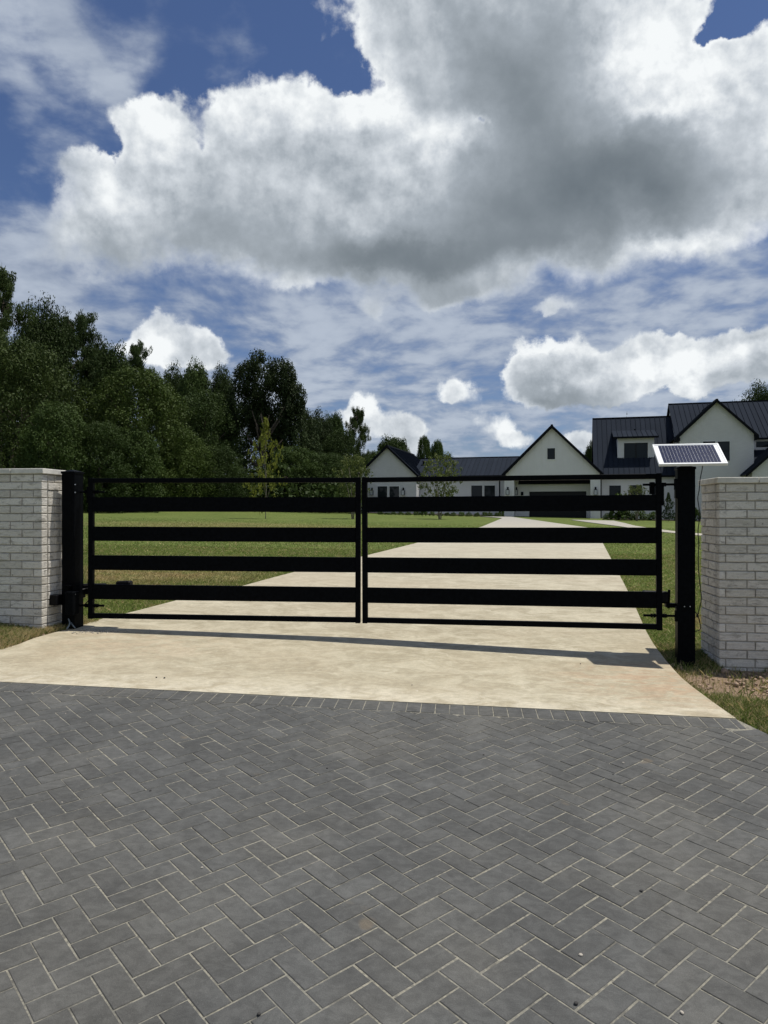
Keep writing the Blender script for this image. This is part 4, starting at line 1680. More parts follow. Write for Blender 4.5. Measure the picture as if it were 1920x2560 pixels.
# --- middle range between left wing and garage
wm = 3.0
mu0 = hu(1035, wm); mu1 = uL + 0.02
_, zme = hp(1150, 1190, wm - 0.4)
wr2 = wm + 4.2
_, zmr = hp(1160, 1145, wr2)
wall_box(mu0, mu1, wm, wm + 7.5, -0.3, zme + 0.05, M_WALL, 0.56)
panel_roof((mu0 - 0.2, wm - 0.45, zme), (uL + 1.2, wm - 0.45, zme), (uL + 1.2, wr2, zmr), (mu0 - 0.2, wr2, zmr), 24)
panel_roof((uL + 1.2, wr2 + 4.4, zme), (mu0 - 0.2, wr2 + 4.4, zme), (mu0 - 0.2, wr2, zmr), (uL + 1.2, wr2, zmr), 24)
rake_board((mu0 - 0.2, wm - 0.50, zme + 0.03), (uL - ov - 0.01, wm - 0.50, zme + 0.03), name='gutter', h=0.14)
b = MB(); b.box(mu0 - 0.2, wr2 - 0.08, zmr - 0.02, uL + 1.2, wr2 + 0.08, zmr + 0.07); b.build('ridge_cap', M_FASCIA, house)
win_px(1178.5, 1214, 1205.6, 1262, wm)
win_px(1211, 1214, 1237.6, 1262, wm)
downpipe(1249, wm, zme - 0.05)
# roof vent
vu, vz = hp(1059, 1158, wm + 2.4)
bb = MB(); bb.cyl((vu, wm + 2.5, vz - 0.3), (vu, wm + 2.5, vz + 0.16), 0.10, n=10); bb.cyl((vu, wm + 2.5, vz + 0.17), (vu, wm + 2.5, vz + 0.24), 0.19, 0.12, n=10)
bb.build('roof_vent', M_FASCIA, house)

# --- left wing gable
w1 = 1.2
g0 = hu(899, w1); g1 = hu(1041, w1)
_, zE1_ = hp(1044.7, 1188, w1 - .35)
_, zA1 = hp(969.4, 1114, w1 - .35)
gable(w1, w1 + 11, g0, g1, (g0 + g1) / 2, zE1_, zA1, 0.25, M_WALLB, 24)
win_px(944.4, 1216, 968.2, 1262, w1)
win_px(974, 1216, 997.9, 1262, w1)
lantern(930.6, 1229, w1); lantern(1008.7, 1229, w1)

# --- range with the dormer, right of the garage
wd = 2.2
d0 = hu(1484, wd - 0.4); d1 = hu(1700, wd)
_, zde = hp(1600, 1190, wd - 0.45)
wdr = wd + 5.6
_, zdr = hp(1580, 1044.5, wdr)
wall_box(d0 + 0.2, d1, wd, wd + 10, -0.3, zde + 0.02, M_WALL, 0.56)
panel_roof((d0, wd - 0.45, zde), (d1 + 1.5, wd - 0.45, zde), (d1 + 1.5, wdr, zdr), (d0, wdr, zdr), 20)
panel_roof((d1 + 1.5, wdr + 5.4, zde), (d0, wdr + 5.4, zde), (d0, wdr, zdr), (d1 + 1.5, wdr, zdr), 20)
# left gable end of this range
b = MB()
for u in (d0 + 0.15, d0 + 0.35):
    b.v += [Vector((u, wd, zde - 0.05)), Vector((u, wdr, zdr - 0.15)), Vector((u, wdr + 5.0, zde - 0.05))]
b.f += [(0, 1, 2), (5, 4, 3), (0, 3, 4, 1), (1, 4, 5, 2), (2, 5, 3, 0)]; b.tone += [0] * 5
b.build('gable_wall', M_WALL, house)
rake_board((d0, wd - 0.50, zde + 0.03), (d1 - 0.2, wd - 0.50, zde + 0.03), name='gutter', h=0.15)
b = MB(); b.box(d0, wdr - 0.08, zdr - 0.02, d1 + 1.5, wdr + 0.08, zdr + 0.08); b.build('ridge_cap', M_FASCIA, house)
win_px(1523, 1214, 1552, 1264, wd)
win_px(1575, 1213, 1605, 1264, wd)
win_px(1629, 1214, 1658, 1260, wd)
# dormer
wdo = wd + 1.35
du0, dzt = hp(1543.6, 1096, wdo); du1, dzb = hp(1635.6, 1159.7, wdo)
wall_box(du0, du1, wdo, wdo + 4, dzb, dzt, M_WALL, 0.6, 'dormer_wall')
win_px(1560, 1108, 1619.4, 1153, wdo, mull=1, trim=0.09)
bb = MB(); bb.box(du0 - 0.05, wdo - 0.08, dzb - 0.12, du1 + 0.05, wdo + 0.3, dzb - 0.002); bb.build('dormer_sill', M_FASCIA, house)
q0, qz = hp(1533.5, 1093, wdo - 0.5); q1, _ = hp(1647, 1091, wdo - 0.5)
_, qr = hp(1590, 1077.5, wdo + 2.2)
panel_roof((q0, wdo - 0.5, qz), (q1, wdo - 0.5, qz), (q1, wdo + 2.6, qr + 0.1), (q0, wdo + 2.6, qr + 0.1), 9)
rake_board((q0, wdo - 0.54, qz + 0.03), (q1, wdo - 0.54, qz + 0.03), name='fascia', h=0.16)
vu, vz = hp(1587, 1076, wdo + 2.8)
bb = MB(); bb.cyl((vu, wdo + 2.8, vz - 0.6), (vu, wdo + 2.8, vz + 0.12), 0.07, n=8); bb.build('roof_vent', M_FASCIA, house)

# --- tall main block
wt_ = 3.2
t0 = hu(1690, wt_ - 0.4); t1 = hu(2160, wt_)
_, zte = hp(1905, 1095, wt_ - 0.45)
wtr = wt_ + 5.2
_, ztr = hp(1790, 1007, wtr)
wall_box(t0 + 0.25, t1, wt_, wt_ + 10, -0.3, zte + 0.02, M_WALLB)
panel_roof((t0, wt_ - 0.45, zte), (t1, wt_ - 0.45, zte), (t1, wtr, ztr), (t0, wtr, ztr), 34)
panel_roof((t1, wtr + 5.4, zte), (t0, wtr + 5.4, zte), (t0, wtr, ztr), (t1, wtr, ztr), 34)
b = MB()
for u in (t0 + 0.2, t0 + 0.4):
    b.v += [Vector((u, wt_, zte - 0.05)), Vector((u, wtr, ztr - 0.15)), Vector((u, wtr + 5.0, zte - 0.05))]
b.f += [(0, 1, 2), (5, 4, 3), (0, 3, 4, 1), (1, 4, 5, 2), (2, 5, 3, 0)]; b.tone += [0] * 5
b.build('gable_wall', M_WALL, house)
rake_board((hu(1890, wt_ - .5), wt_ - 0.50, zte + 0.03), (t1, wt_ - 0.50, zte + 0.03), name='gutter', h=0.15)
b = MB(); b.box(t0, wtr - 0.08, ztr - 0.02, t1, wtr + 0.08, ztr + 0.08); b.build('ridge_cap', M_FASCIA, house)
win_px(1890, 1104, 1960, 1117, wt_, trim=0.22, mull=1)
# big painted brick gable
w3 = 0.6
b0_ = hu(1699, w3); b1_ = hu(1884.7, w3)
_, zE3 = hp(1689, 1094, w3 - .35); _, zE3b = hp(1891, 1087, w3 - .35)
_, zA3 = hp(1791, 999, w3 - .35)
gable(w3, w3 + 7.5, b0_, b1_, (b0_ + b1_) / 2, (zE3 + zE3b) / 2, zA3, 0.30, M_WALLB, 18)
win_px(1757.7, 1104, 1788, 1151.8, w3, rail=1, trim=0.05)
win_px(1793.6, 1104, 1824, 1151.8, w3, rail=1, trim=0.05)
# eave return boxes
for u in (b0_ - 0.30, b1_ + 0.0):
    bb = MB(); bb.box(u, w3 - 0.36, (zE3 + zE3b) / 2 - 0.30, u + 0.30, w3 + 1.2, (zE3 + zE3b) / 2 - 0.02); bb.build('eave_return', M_FASCIA, house)
# low roof and small gable at the far right
_, zl1 = hp(1900, 1162, 1.6); _, zl2 = hp(1900, 1124, wt_ - 0.01)
panel_roof((b1_ + 0.02, 1.2, zl1 - 0.4), (t1, 1.2, zl1 - 0.4), (t1, wt_ - 0.01, zl2), (b1_ + 0.02, wt_ - 0.01, zl2), 14)
w4 = -1.2
h0 = hu(1880, w4); 
_, zE4 = hp(1861, 1186, w4 - .35); _, zA4 = hp(1965, 1097, w4 - .35)
h1 = 2 * hu(1965, w4) - h0
gable(w4, w4 + 6, h0, h1, (h0 + h1) / 2, zE4, zA4, 0.5, M_WALLB, 12)

# ================================================================== VEGETATION
def leaf_cloud(centres, outs, size, rnd, aspect=0.55):
    n = len(centres)
    nrm = rng.normal(size=(n, 3)) * rnd + outs
    nrm /= np.linalg.norm(nrm, axis=1, keepdims=True) + 1e-9
    t = np.cross(nrm, rng.normal(size=(n, 3)))
    t /= np.linalg.norm(t, axis=1, keepdims=True) + 1e-9
    b = np.cross(nrm, t)
    s = size * rng.uniform(0.6, 1.25, (n, 1)) if np.isscalar(size) else size
    v = np.stack([centres - t * s, centres + b * s * aspect, centres + t * s, centres - b * s * aspect], 1).reshape(-1, 3)
    f = np.arange(n * 4).reshape(-1, 4)
    return v, f


def crown_mesh(name, mat, seed, kind, n_puff, per, leaf):
    """foliage made of leaf-sized faces, normalised to a tree 1 m high and 1 m wide"""
    g = np.random.default_rng(seed)
    C = []
    if kind == 'broad':
        # several unequal lobes, puffs on their skins
        lobes = []
        for k in range(11):
            a = g.uniform(0, 2 * math.pi); rr = g.uniform(0.05, 0.30); z = g.uniform(0.28, 0.80)
            rad = g.uniform(0.15, 0.25) * (1.15 - 0.55 * abs(z - 0.5))
            lobes.append((rr * math.cos(a) * (1.1 - z * .6), rr * math.sin(a) * (1.1 - z * .6), z, rad))
        lobes.append((0, 0, 0.80, 0.18)); lobes.append((0.02, 0, 0.55, 0.28))
        for k in range(n_puff):
            l = lobes[g.integers(len(lobes))]
            d = g.normal(size=3); d /= np.linalg.norm(d)
            if d[2] < -0.3: d[2] *= -0.5
            q = g.uniform(0.75, 1.08)
            C.append((l[0] + d[0] * l[3] * q, l[1] + d[1] * l[3] * q, l[2] + d[2] * l[3] * q, g.uniform(0.045, 0.080)))
    elif kind == 'skirt':                    # foliage down to the ground
        for k in range(n_puff):
            z = g.uniform(0.02, 0.97) ** 0.9
            rr = 0.47 * math.sqrt(max(0.0, 1 - (max(0, z - 0.35) / 0.66) ** 2)) * g.uniform(0.55, 1.04)
            a = g.uniform(0, 2 * math.pi)
            rr *= 1 + 0.16 * math.sin(3 * a + seed) + 0.12 * math.sin(7 * z * 3 + 2 * a)
            C.append((rr * math.cos(a), rr * math.sin(a), z, g.uniform(0.045, 0.080)))
    elif kind == 'pine':
        nb = 52
        for k in range(nb):
            z = 0.36 + 0.62 * (k / nb)
            ln = (0.50 * (1 - ((z - 0.36) / 0.66)) ** 0.42 + 0.03) * g.uniform(0.55, 1.05)
            a = g.uniform(0, 2 * math.pi)
            for q in range(max(2, n_puff // nb)):
                t = g.uniform(0.35, 1.05)
                C.append((ln * t * math.cos(a + g.normal(0, .16)), ln * t * math.sin(a + g.normal(0, .16)), z + 0.05 * t + g.normal(0, 0.015), g.uniform(0.036, 0.062)))
    elif kind == 'open':
        lobes = [(-.20, 0, .66, .15), (.16, .05, .72, .17), (0, -.1, .84, .15), (.30, 0, .58, .13), (-.02, .1, .60, .13), (-.34, .0, .52, .09), (.22, 0, .84, .12), (-.14, 0, .82, .12), (.34, 0, .70, .10)]
        for k in range(n_puff):
            l = lobes[g.integers(len(lobes))]
            d = g.normal(size=3); d /= np.linalg.norm(d)
            C.append((l[0] + d[0] * l[3], l[1] + d[1] * l[3], l[2] + d[2] * l[3] * .8, g.uniform(0.03, 0.06)))
    elif kind == 'spire':
        for k in range(n_puff):
            z = g.uniform(0.08, 0.99)
            rr = 0.50 * min(1.0, 2.6 * (1 - z)) * (0.75 + 0.25 * math.sin(z * 17 + seed)) * math.sqrt(g.uniform(0.05, 1.0)) + 0.01
            a = g.uniform(0, 2 * math.pi)
            C.append((rr * math.cos(a), rr * math.sin(a), z, g.uniform(0.02, 0.05)))
    elif kind == 'vase':                     # crape myrtle
        for k in range(n_puff):
            z = g.uniform(0.30, 0.98)
            rr = 0.48 * math.sqrt(max(0, 1 - ((z - 0.62) / 0.40) ** 2)) * g.uniform(0.25, 1.0)
            a = g.uniform(0, 2 * math.pi)
            C.append((rr * math.cos(a), rr * math.sin(a), z, g.uniform(0.03, 0.06)))
    elif kind == 'mound':
        for k in range(n_puff):
            d = g.normal(size=3); d /= np.linalg.norm(d); d[2] = abs(d[2])
            q = g.uniform(0.6, 1.0)
            C.append((d[0] * .45 * q, d[1] * .45 * q, 0.08 + d[2] * .82 * q, g.uniform(0.06, 0.12)))
    C = np.array(C)
    cen = np.repeat(C[:, :3], per, 0)
    rad = np.repeat(C[:, 3], per)[:, None]
    d = g.normal(size=cen.shape); d /= np.linalg.norm(d, axis=1, keepdims=True)
    if kind == 'pine':
        d[:, 2] *= 0.55
    p = cen + d * rad * g.uniform(0.55, 1.1, (len(cen), 1))
    v, f = leaf_cloud(p, d * 0.9 + np.array([0, 0, 0.35]), leaf, 0.50, 0.28 if kind == 'pine' else 0.55)
    tone = np.repeat(g.uniform(0, 1, len(C)), per) * 0.55 + g.uniform(0, 0.45, len(cen))
    return mesh_np(name, v, f, mat, {'tone': tone})


def trunk_mesh(name, mat, seed, kind):
    g = random.Random(seed)
    b = MB()
    top = {'pine': 0.97, 'open': 0.62, 'spire': 0.93, 'vase': 0.2, 'broad': 0.60, 'skirt': 0.6, 'mound': 0.1}[kind]
    r0 = {'pine': 0.016, 'open': 0.030, 'spire': 0.010, 'vase': 0.012, 'broad': 0.026, 'skirt': 0.02, 'mound': 0.03}[kind]
    if kind == 'vase':
        for k in range(5):
            a = k * 1.256 + g.uniform(-.2, .2)
            pts_ = [Vector((0.02 * math.cos(a), 0.02 * math.sin(a), -0.03))]
            for q in range(1, 6):
                t = q / 5
                pts_.append(Vector((math.cos(a) * (0.03 + 0.26 * t * t), math.sin(a) * (0.03 + 0.26 * t * t), 0.80 * t + g.uniform(-.01, .01))))
            b.tube(pts_, [r0 * (1 - 0.75 * i / 5) for i in range(6)], 6)
        return b.mesh(name, mat, smooth=True)
    pts_ = [Vector((g.uniform(-.01, .01) * i, g.uniform(-.01, .01) * i, -0.02 + (top + .02) * i / 6)) for i in range(7)]
    b.tube(pts_, [r0 * (1 - 0.8 * i / 6) for i in range(7)], 8)
    nl = {'pine': 26, 'open': 12, 'spire': 8, 'broad': 9, 'skirt': 6, 'mound': 0}[kind]
    for k in range(nl):
        z = g.uniform(0.36, 0.95) * (1 if kind == 'pine' else 0.62) if kind != 'spire' else g.uniform(.15, .85)
        a = g.uniform(0, 6.28)
        ln = (0.40 * (1 - (z - .3)) if kind == 'pine' else g.uniform(0.22, 0.36)) * (0.35 if kind == 'spire' else 1)
        rise = 0.05 if kind == 'pine' else g.uniform(0.12, 0.26)
        s = Vector((0, 0, z))
        mid = s + Vector((math.cos(a) * ln * .5, math.sin(a) * ln * .5, rise * .4))
        e = s + Vector((math.cos(a) * ln, math.sin(a) * ln, rise))
        rr = r0 * (0.28 if kind == 'pine' else 0.42)
        b.tube([s, mid, e], [rr, rr * .65, rr * .2], 5)
    return b.mesh(name, mat, smooth=True)


VAR = {}


def variant(kind, leafmat, seed, n_puff, per, leaf, bark=None):
    key = (kind, leafmat, seed)
    if key not in VAR:
        VAR[key] = (trunk_mesh('trunk', bark or M_BARK, seed, kind), crown_mesh('crown', M_LEAF[leafmat], seed, kind, n_puff, per, leaf))
    return VAR[key]


def tree(kind, leafmat, seed, px, top, wpx, Yd, label, group=None, n_puff=420, per=40, leaf=0.016, cat='tree', name='tree', bark=None, z_off=0.0, rz=None):
    tm, cm_ = variant(kind, leafmat, seed, n_puff, per, leaf, bark)
    r, v = ray(px, top)
    x = r * Yd
    g = lawn_h(x, Yd) + z_off
    h = EYE + v * Yd - g
    wd_ = wpx / F * Yd
    e = empty(name, (x, Yd, g), random.uniform(0, 6.28) if rz is None else rz)
    tag(e, label, cat, group)
    for nm, me in (('trunk', tm), ('crown', cm_)):
        o = link(nm, me, e)
        o.scale = (wd_, wd_, h)
    return e


G1 = 'trees of the wood on the left'
# kind, material, seed, px, top, width px, distance, label
wood = [
    ('pine', 'pine', 1, 2, 694, 210, 60, 'tall pine at the left edge of the photo, highest tree of the wood'),
    ('broad', 'dark', 2, 118, 748, 220, 66, 'tall dark evergreen just right of the leftmost pine'),
    ('skirt', 'pine', 3, 40, 850, 300, 54, 'broad green pine-like tree above the left brick pier'),
    ('pine', 'dark', 12, 190, 800, 200, 70, 'dark pine on the falling shoulder of the wood, second from left on the skyline'),
    ('broad', 'dark', 4, 262, 852, 170, 72, 'dark round tree where the left shoulder of the wood drops'),
    ('skirt', 'olive', 5, 345, 928, 300, 58, 'large olive green rounded tree in front of the wood'),
    ('pine', 'dark', 6, 350, 868, 110, 80, 'dark pine crest rising alone behind the olive green tree'),
    ('broad', 'dark', 7, 432, 912, 130, 78, 'dark round tree behind the right side of the olive green tree'),
    ('broad', 'mid', 8, 486, 902, 130, 76, 'mid green pointed tree left of the open crowned oak'),
    ('broad', 'dark', 2, 556, 912, 130, 80, 'dark tree directly behind the left of the open crowned oak'),
    ('open', 'brown', 9, 652, 880, 240, 70, 'tall bronze green oak with sky showing through its open crown'),
    ('skirt', 'dark', 10, 500, 985, 230, 68, 'deep green tree below and left of the oak'),
    ('skirt', 'dark', 3, 610, 1010, 210, 74, 'deep green tree filling the space under the oak'),
    ('skirt', 'brown', 11, 735, 1014, 150, 72, 'brown green tree right of the oak on the falling skyline'),
    ('broad', 'brown', 7, 790, 1026, 110, 78, 'brown green round tree left of the thin pine'),
    ('broad', 'dark', 4, 835, 1030, 90, 84, 'dark narrow tree beside the thin pine'),
    ('skirt', 'dark', 10, 850, 1078, 120, 76, 'dark tree at the foot of the thin pine'),
    ('pine', 'pine', 13, 893, 1028, 85, 88, 'thin open pine standing against the clouds left of the house'),
    ('skirt', 'mid', 14, 140, 1010, 190, 50, 'lighter green tree behind the left gate post'),
    ('skirt', 'dark', 3, 250, 1060, 190, 52, 'dark green bushy tree low behind the left end of the gate'),
    ('skirt', 'mid', 15, 330, 1075, 170, 54, 'mid green leafy tree low in front of the olive green tree'),
    ('skirt', 'olive', 5, 455, 1085, 170, 58, 'small olive tree at the right foot of the large olive green tree'),
    ('skirt', 'dark', 10, 545, 1120, 170, 60, 'low dark tree left of the young yellow green tree'),
    ('skirt', 'mid', 14, 735, 1120, 170, 64, 'low tree right of the young yellow green tree'),
    ('skirt', 'dark', 11, -60, 800, 240, 74, 'dark tree at the very left edge, behind the tall pine'),
    ('skirt', 'dark', 10, 60, 960, 260, 66, 'dark tree filling the space behind the left brick pier'),
    ('skirt', 'dark', 3, 820, 1135, 140, 66, 'low dark tree behind the left flowering crape myrtle'),
]
for (k, lm, sd, px, top, wpx, Yd, lab) in wood:
    big = wpx > 160
    tree(k, lm, sd, px, top, wpx, Yd, lab, G1, n_puff={'open': 620, 'pine': 560}.get(k, 800), per=58 if k != 'pine' else 70, leaf=(0.0100 if wpx > 200 else 0.0125) if k != 'pine' else 0.013, rz=0.0 if k == 'open' else None)
GB = 'trees behind the house'
for (k, lm, sd, px, top, wpx, Yd, lab) in [
    ('broad', 'dark', 4, 985, 1090, 120, 96, 'dark round tree behind the left gable of the house'),
    ('skirt', 'mid', 15, 940, 1130, 90, 90, 'green tree filling the gap between the thin pine and the left gable'),
    ('skirt', 'mid', 15, 1060, 1093, 46, 98, 'taller of two pointed trees behind the middle roof'),
    ('skirt', 'mid', 14, 1094, 1102, 46, 99, 'shorter of two pointed trees behind the middle roof'),
    ('broad', 'mid', 8, 1125, 1134, 60, 102, 'low tree top showing just over the middle roof'),
    ('broad', 'dark', 7, 1476, 1104, 60, 92, 'tree glimpsed between the garage gable and the dormer roof'),
    ('broad', 'dark', 2, 1905, 955, 180, 84, 'dark leafy tree rising above the main roof at the right edge'),
    ('spire', 'brown', 18, 1568, 1030, 30, 86, 'sparse twiggy tree top above the dormer roof')]:
    tree(k, lm, sd, px, top, wpx, Yd, lab, GB, n_puff=520 if k != 'spire' else (260 if sd != 18 else 14), per=42 if sd != 18 else 10, leaf=0.015 if k != 'spire' else 0.02)

# undergrowth along the foot of the wood: one tangled mass
V_, F_ = [], []
cs = []
for k in range(1500):
    px = rng.uniform(-260, 905)
    Yd = rng.uniform(60, 76)
    x = (px - 960) / F * Yd
    cs.append((x, Yd, lawn_h(x, Yd) + rng.uniform(0.1, 3.4) * rng.uniform(0.4, 1), rng.uniform(0.5, 1.1)))
cs = np.array(cs)
per = 26
cen = np.repeat(cs[:, :3], per, 0); rad = np.repeat(cs[:, 3], per)[:, None]
d = rng.normal(size=cen.shape); d /= np.linalg.norm(d, axis=1, keepdims=True)
p = cen + d * rad
v, f_ = leaf_cloud(p, d * .9 + np.array([0, 0, .35]), 0.24, 0.75)
uo = link('woodland_undergrowth', mesh_np('undergrowth', v, f_, M_LEAF['dark'], {'tone': rng.uniform(0, 1, len(p))}))
tag(uo, 'dark tangled undergrowth along the foot of the wood', 'undergrowth', kind='stuff')

# young trees in the lawn
tree('spire', 'lime', 21, 664, 1048, 112, 44, 'young slender yellow green tree standing alone on the lawn before the wood', n_puff=260, per=11, leaf=0.017, name='young_tree', bark=M_BARKP)


def crape(px, top, wpx, Yd, seed, label, flowers=60):
    e = tree('vase', 'crape', seed, px, top, wpx, Yd, label, 'crape myrtles in front of the house', n_puff=170, per=16, leaf=0.022, name='crape_myrtle', bark=M_BARKP)
    g = np.random.default_rng(seed + 5)
    n = flowers
    z = g.uniform(0.45, 1.0, n); a = g.uniform(0, 6.28, n)
    rr = 0.48 * np.sqrt(np.clip(1 - ((z - .62) / .42) ** 2, 0, 1)) * g.uniform(.8, 1.08, n)
    c = np.stack([rr * np.cos(a), rr * np.sin(a), z], 1)
    c = np.repeat(c, 7, 0) + g.normal(0, 0.012, (n * 7, 3))
    v, f_ = leaf_cloud(c, np.zeros_like(c), 0.014, 1.0, 0.8)
    o = link('blossoms', mesh_np('blossoms', v, f_, M_FLOWER), e)
    o.scale = e.children[0].scale
    o['kind'] = 'stuff'
    return e


crape(882, 1138, 105, 47, 31, 'white flowering crape myrtle seen through the middle gap of the gate')
crape(1100, 1134, 118, 50, 32, 'white flowering crape myrtle in front of the low middle roof')
crape(1592, 1212, 74, 55, 33, 'small crape myrtle under the dormer windows', 20)
tree('spire', 'dark', 41, 1671, 1232, 36, 54, 'dark conical evergreen beside the right gate post, near the house wall', n_puff=320, per=24, leaf=0.02, name='conical_evergreen')

# shrubs in the beds along the house
def shrub(px, top, wpx, Yd, label, group, mat='shrub', seed=51, name='shrub'):
    return tree('mound', mat, seed, px, top, wpx, Yd, label, group, n_puff=90, per=16, leaf=0.05, cat='shrub', name=name)


gs = 'low shrubs in the bed along the house'
for px, lab in ((948, 'low shrub under the left lantern of the left wing'), (966, 'low shrub under the left window of the left wing'),
                (984, 'low shrub between the two windows of the left wing'), (1003, 'low shrub under the right window of the left wing'), (1022, 'low shrub under the right lantern of the left wing'),
                (1041, 'low shrub at the inner corner of left wing and middle range'), (1080, 'low shrub just left of the crape myrtle trunk by the middle range'), (1098, 'low shrub behind the crape myrtle trunk'),
                (1116, 'low shrub just right of the crape myrtle trunk'), (1136, 'low shrub halfway between the crape myrtle trunk and the two middle windows'), (1155, 'low shrub just left of the two middle windows'),
                (1172, 'low shrub under the left edge of the first middle window'), (1192, 'low shrub under the first middle window'), (1209, 'low shrub between the two middle windows'),
                (1226, 'low shrub under the second middle window'), (1242, 'last low shrub of the row, beside the downpipe by the garage')):
    Yd = 61.5 - (px - 940) * 0.006
    shrub(px + random.uniform(-3, 3), 1279 + random.uniform(-2.5, 2), 19, Yd, lab, gs, seed=51 + px % 3)
shrub(1057, 1228, 24, 57, 'taller leafy shrub beside the trunk of the middle crape myrtle', None, seed=55)
shrub(1254, 1233, 16, 60, 'narrow shrub at the left pier of the garage', None, seed=56)
shrub(1547, 1226, 52, 57, 'large rounded shrub right of the garage under the first window', None, 'shrub', 57)
for px, top, wp, lab in ((1560, 1268, 60, 'dark spreading shrub at the foot of the wall under the first window'), (1600, 1272, 46, 'low shrub below the small crape myrtle'), (1636, 1274, 40, 'low shrub between the small crape myrtle and the conical evergreen'),
                         (1700, 1271, 34, 'low shrub right of the conical evergreen'), (1741, 1263, 26, 'dark shrub showing between the right post and the right pier'), (1520, 1280, 30, 'small shrub right beside the garage pier')):
    shrub(px, top, wp, 57, lab, None, 'dark' if 'dark' in lab else 'shrub', 52)

# planting bed in front of the walls
mb = MB()
for (pa, pb, wa, wb_) in ((900, 1258, -1.4, 3.0), (1508, 1760, -2.6, 0.5)):
    ua_, ub_ = hu(pa, wa), hu(pb, wa)
    q = [(ua_, wa), (ub_, wa), (ub_, wb_), (ua_, wb_)]
    ps = []
    for (u, w__) in q:
        X_ = HX + u * cT + w__ * sT; Y_ = HY - u * sT + w__ * cT
        ps.append(Vector((X_, Y_, lawn_h(X_, Y_) + 0.05)))
    mb.quad(*ps)
bed = mb.build('planting_bed', M_MULCH)
tag(bed, 'dark mulched planting bed along the foot of the house', kind='structure')

# ------------------------------------------------------------------ field fence on the left
fe = empty('field_fence', (0, 0, 0))
tag(fe, 'low dark post and rail field fence in front of the wood on the left', 'fence')
fp = []
fpts = [(-140, 1262, 44), (190, 1263, 52), (253, 1264, 56), (313, 1267, 59.5), (369, 1269, 63), (420, 1271, 66.5), (468, 1273, 70), (512, 1274, 73), (556, 1275, 75), (600, 1276, 77), (645, 1277, 79), (690, 1278, 81), (735, 1279, 83), (780, 1280, 85), (825, 1281, 86), (868, 1282, 87)]
for (px, py, Yd) in fpts:
    x = (px - 960) / F * Yd
    fp.append(Vector((x, Yd, lawn_h(x, Yd))))
for p in fp:
    b = MB(); b.box(-0.07, -0.07, -0.2, 0.07, 0.07, 1.32)
    o = b.build('post', M_FENCE, fe); o.location = p
for a, c in zip(fp, fp[1:]):
    for z in (0.40, 0.80, 1.22):
        b = MB()
        d = (c - a); n = Vector((-d.y, d.x, 0)).normalized() * 0.025
        h = Vector((0, 0, 0.07))
        A_ = a + Vector((0, -0.09, z)); B_ = c + Vector((0, -0.09, z))
        b.v += [A_ - h - n, B_ - h - n, B_ + h - n, A_ + h - n, A_ - h + n, B_ - h + n, B_ + h + n, A_ + h + n]
        for f__ in ((0, 1, 2, 3), (7, 6, 5, 4), (0, 4, 5, 1), (1, 5, 6, 2), (2, 6, 7, 3), (3, 7, 4, 0)):
            b.f.append(f__); b.tone.append(0)
        b.build('rail', M_FENCE, fe)

# ------------------------------------------------------------------ grass blades
def blades(name, P, length, width, lean, tones, label):
    n = len(P)
    a = rng.uniform(0, 2 * math.pi, n)
    ln = rng.uniform(0.55, 1.15, n) * length
    wd_ = rng.uniform(0.7, 1.2, n) * width
    t = np.stack([np.cos(a), np.sin(a), np.zeros(n)], 1)
    la = rng.uniform(0, 2 * math.pi, n)
    lv = np.stack([np.cos(la), np.sin(la), np.zeros(n)], 1) * (rng.uniform(0, lean, n) * ln)[:, None]
    tip = P + lv + np.array([0, 0, 1]) * (ln * 0.92)[:, None]
    mid = P + lv * 0.35 + np.array([0, 0, 1]) * (ln * 0.55)[:, None]
    v = np.stack([P - t * wd_[:, None], P + t * wd_[:, None], mid + t * wd_[:, None] * .8, tip, mid - t * wd_[:, None] * .8], 1).reshape(-1, 3)
    f = np.arange(n * 5).reshape(-1, 5)
    o = link(name, mesh_np(name, v, f, M_GRASS, {'tone': tones}))
    tag(o, label, 'grass', kind='stuff')
    return o


def scatter(n, x0, x1, y0, y1, ok):
    out = []
    while len(out) < n:
        X_ = rng.uniform(x0, x1, n); Y_ = rng.uniform(y0, y1, n)
        for x, y in zip(X_, Y_):
            if ok(x, y):
                out.append((x, y, lawn_h(x, y) - 0.008))
                if len(out) >= n:
                    break
    return np.array(out)


def vis_x(x, y, m=0.4):
    return abs(x) < 0.53 * y + m


# left of the drive, in front of the pier
P = scatter(30000, -5.2, -2.6, 5.7, 7.9, lambda x, y: not in_drive(x, y, -0.02 + 0.05 * math.sin(x * 9)) and vis_x(x, y) and x < -3.0)
tn = rng.uniform(0, 0.6, len(P))
dist = np.array([interp(DRIVE_L, y) - x for x, y, _ in P])
tn = np.where(rng.uniform(size=len(P)) < np.clip(0.75 - dist * 0.9, 0.10, 0.8), rng.uniform(.7, 1, len(P)), tn)
blades('grass', P, 0.085, 0.0024, 1.1, tn, 'rough grass with straw-coloured edge in front of the left pier')


# right of the drive round the post and the pier
def okR(x, y):
    if in_drive(x, y, -0.015) or not vis_x(x, y):
        return False
    e = x - interp(DRIVE_R, y) if y > 5.06 else x - (2.50 + 0.16 * (5.058 - y))
    d = math.hypot((x - 3.55) * .75, (y - 5.95) * 1.25) + 0.25 * math.sin(x * 7 + 1) * math.sin(y * 6)
    if d < 0.80 and random.random() > 0.05:
        return False
    if e < 0.03 and random.random() < .6:
        return False
    if math.hypot(x - 2.75, y - 6.5) < 0.28 and random.random() > .15:
        return False
    return True


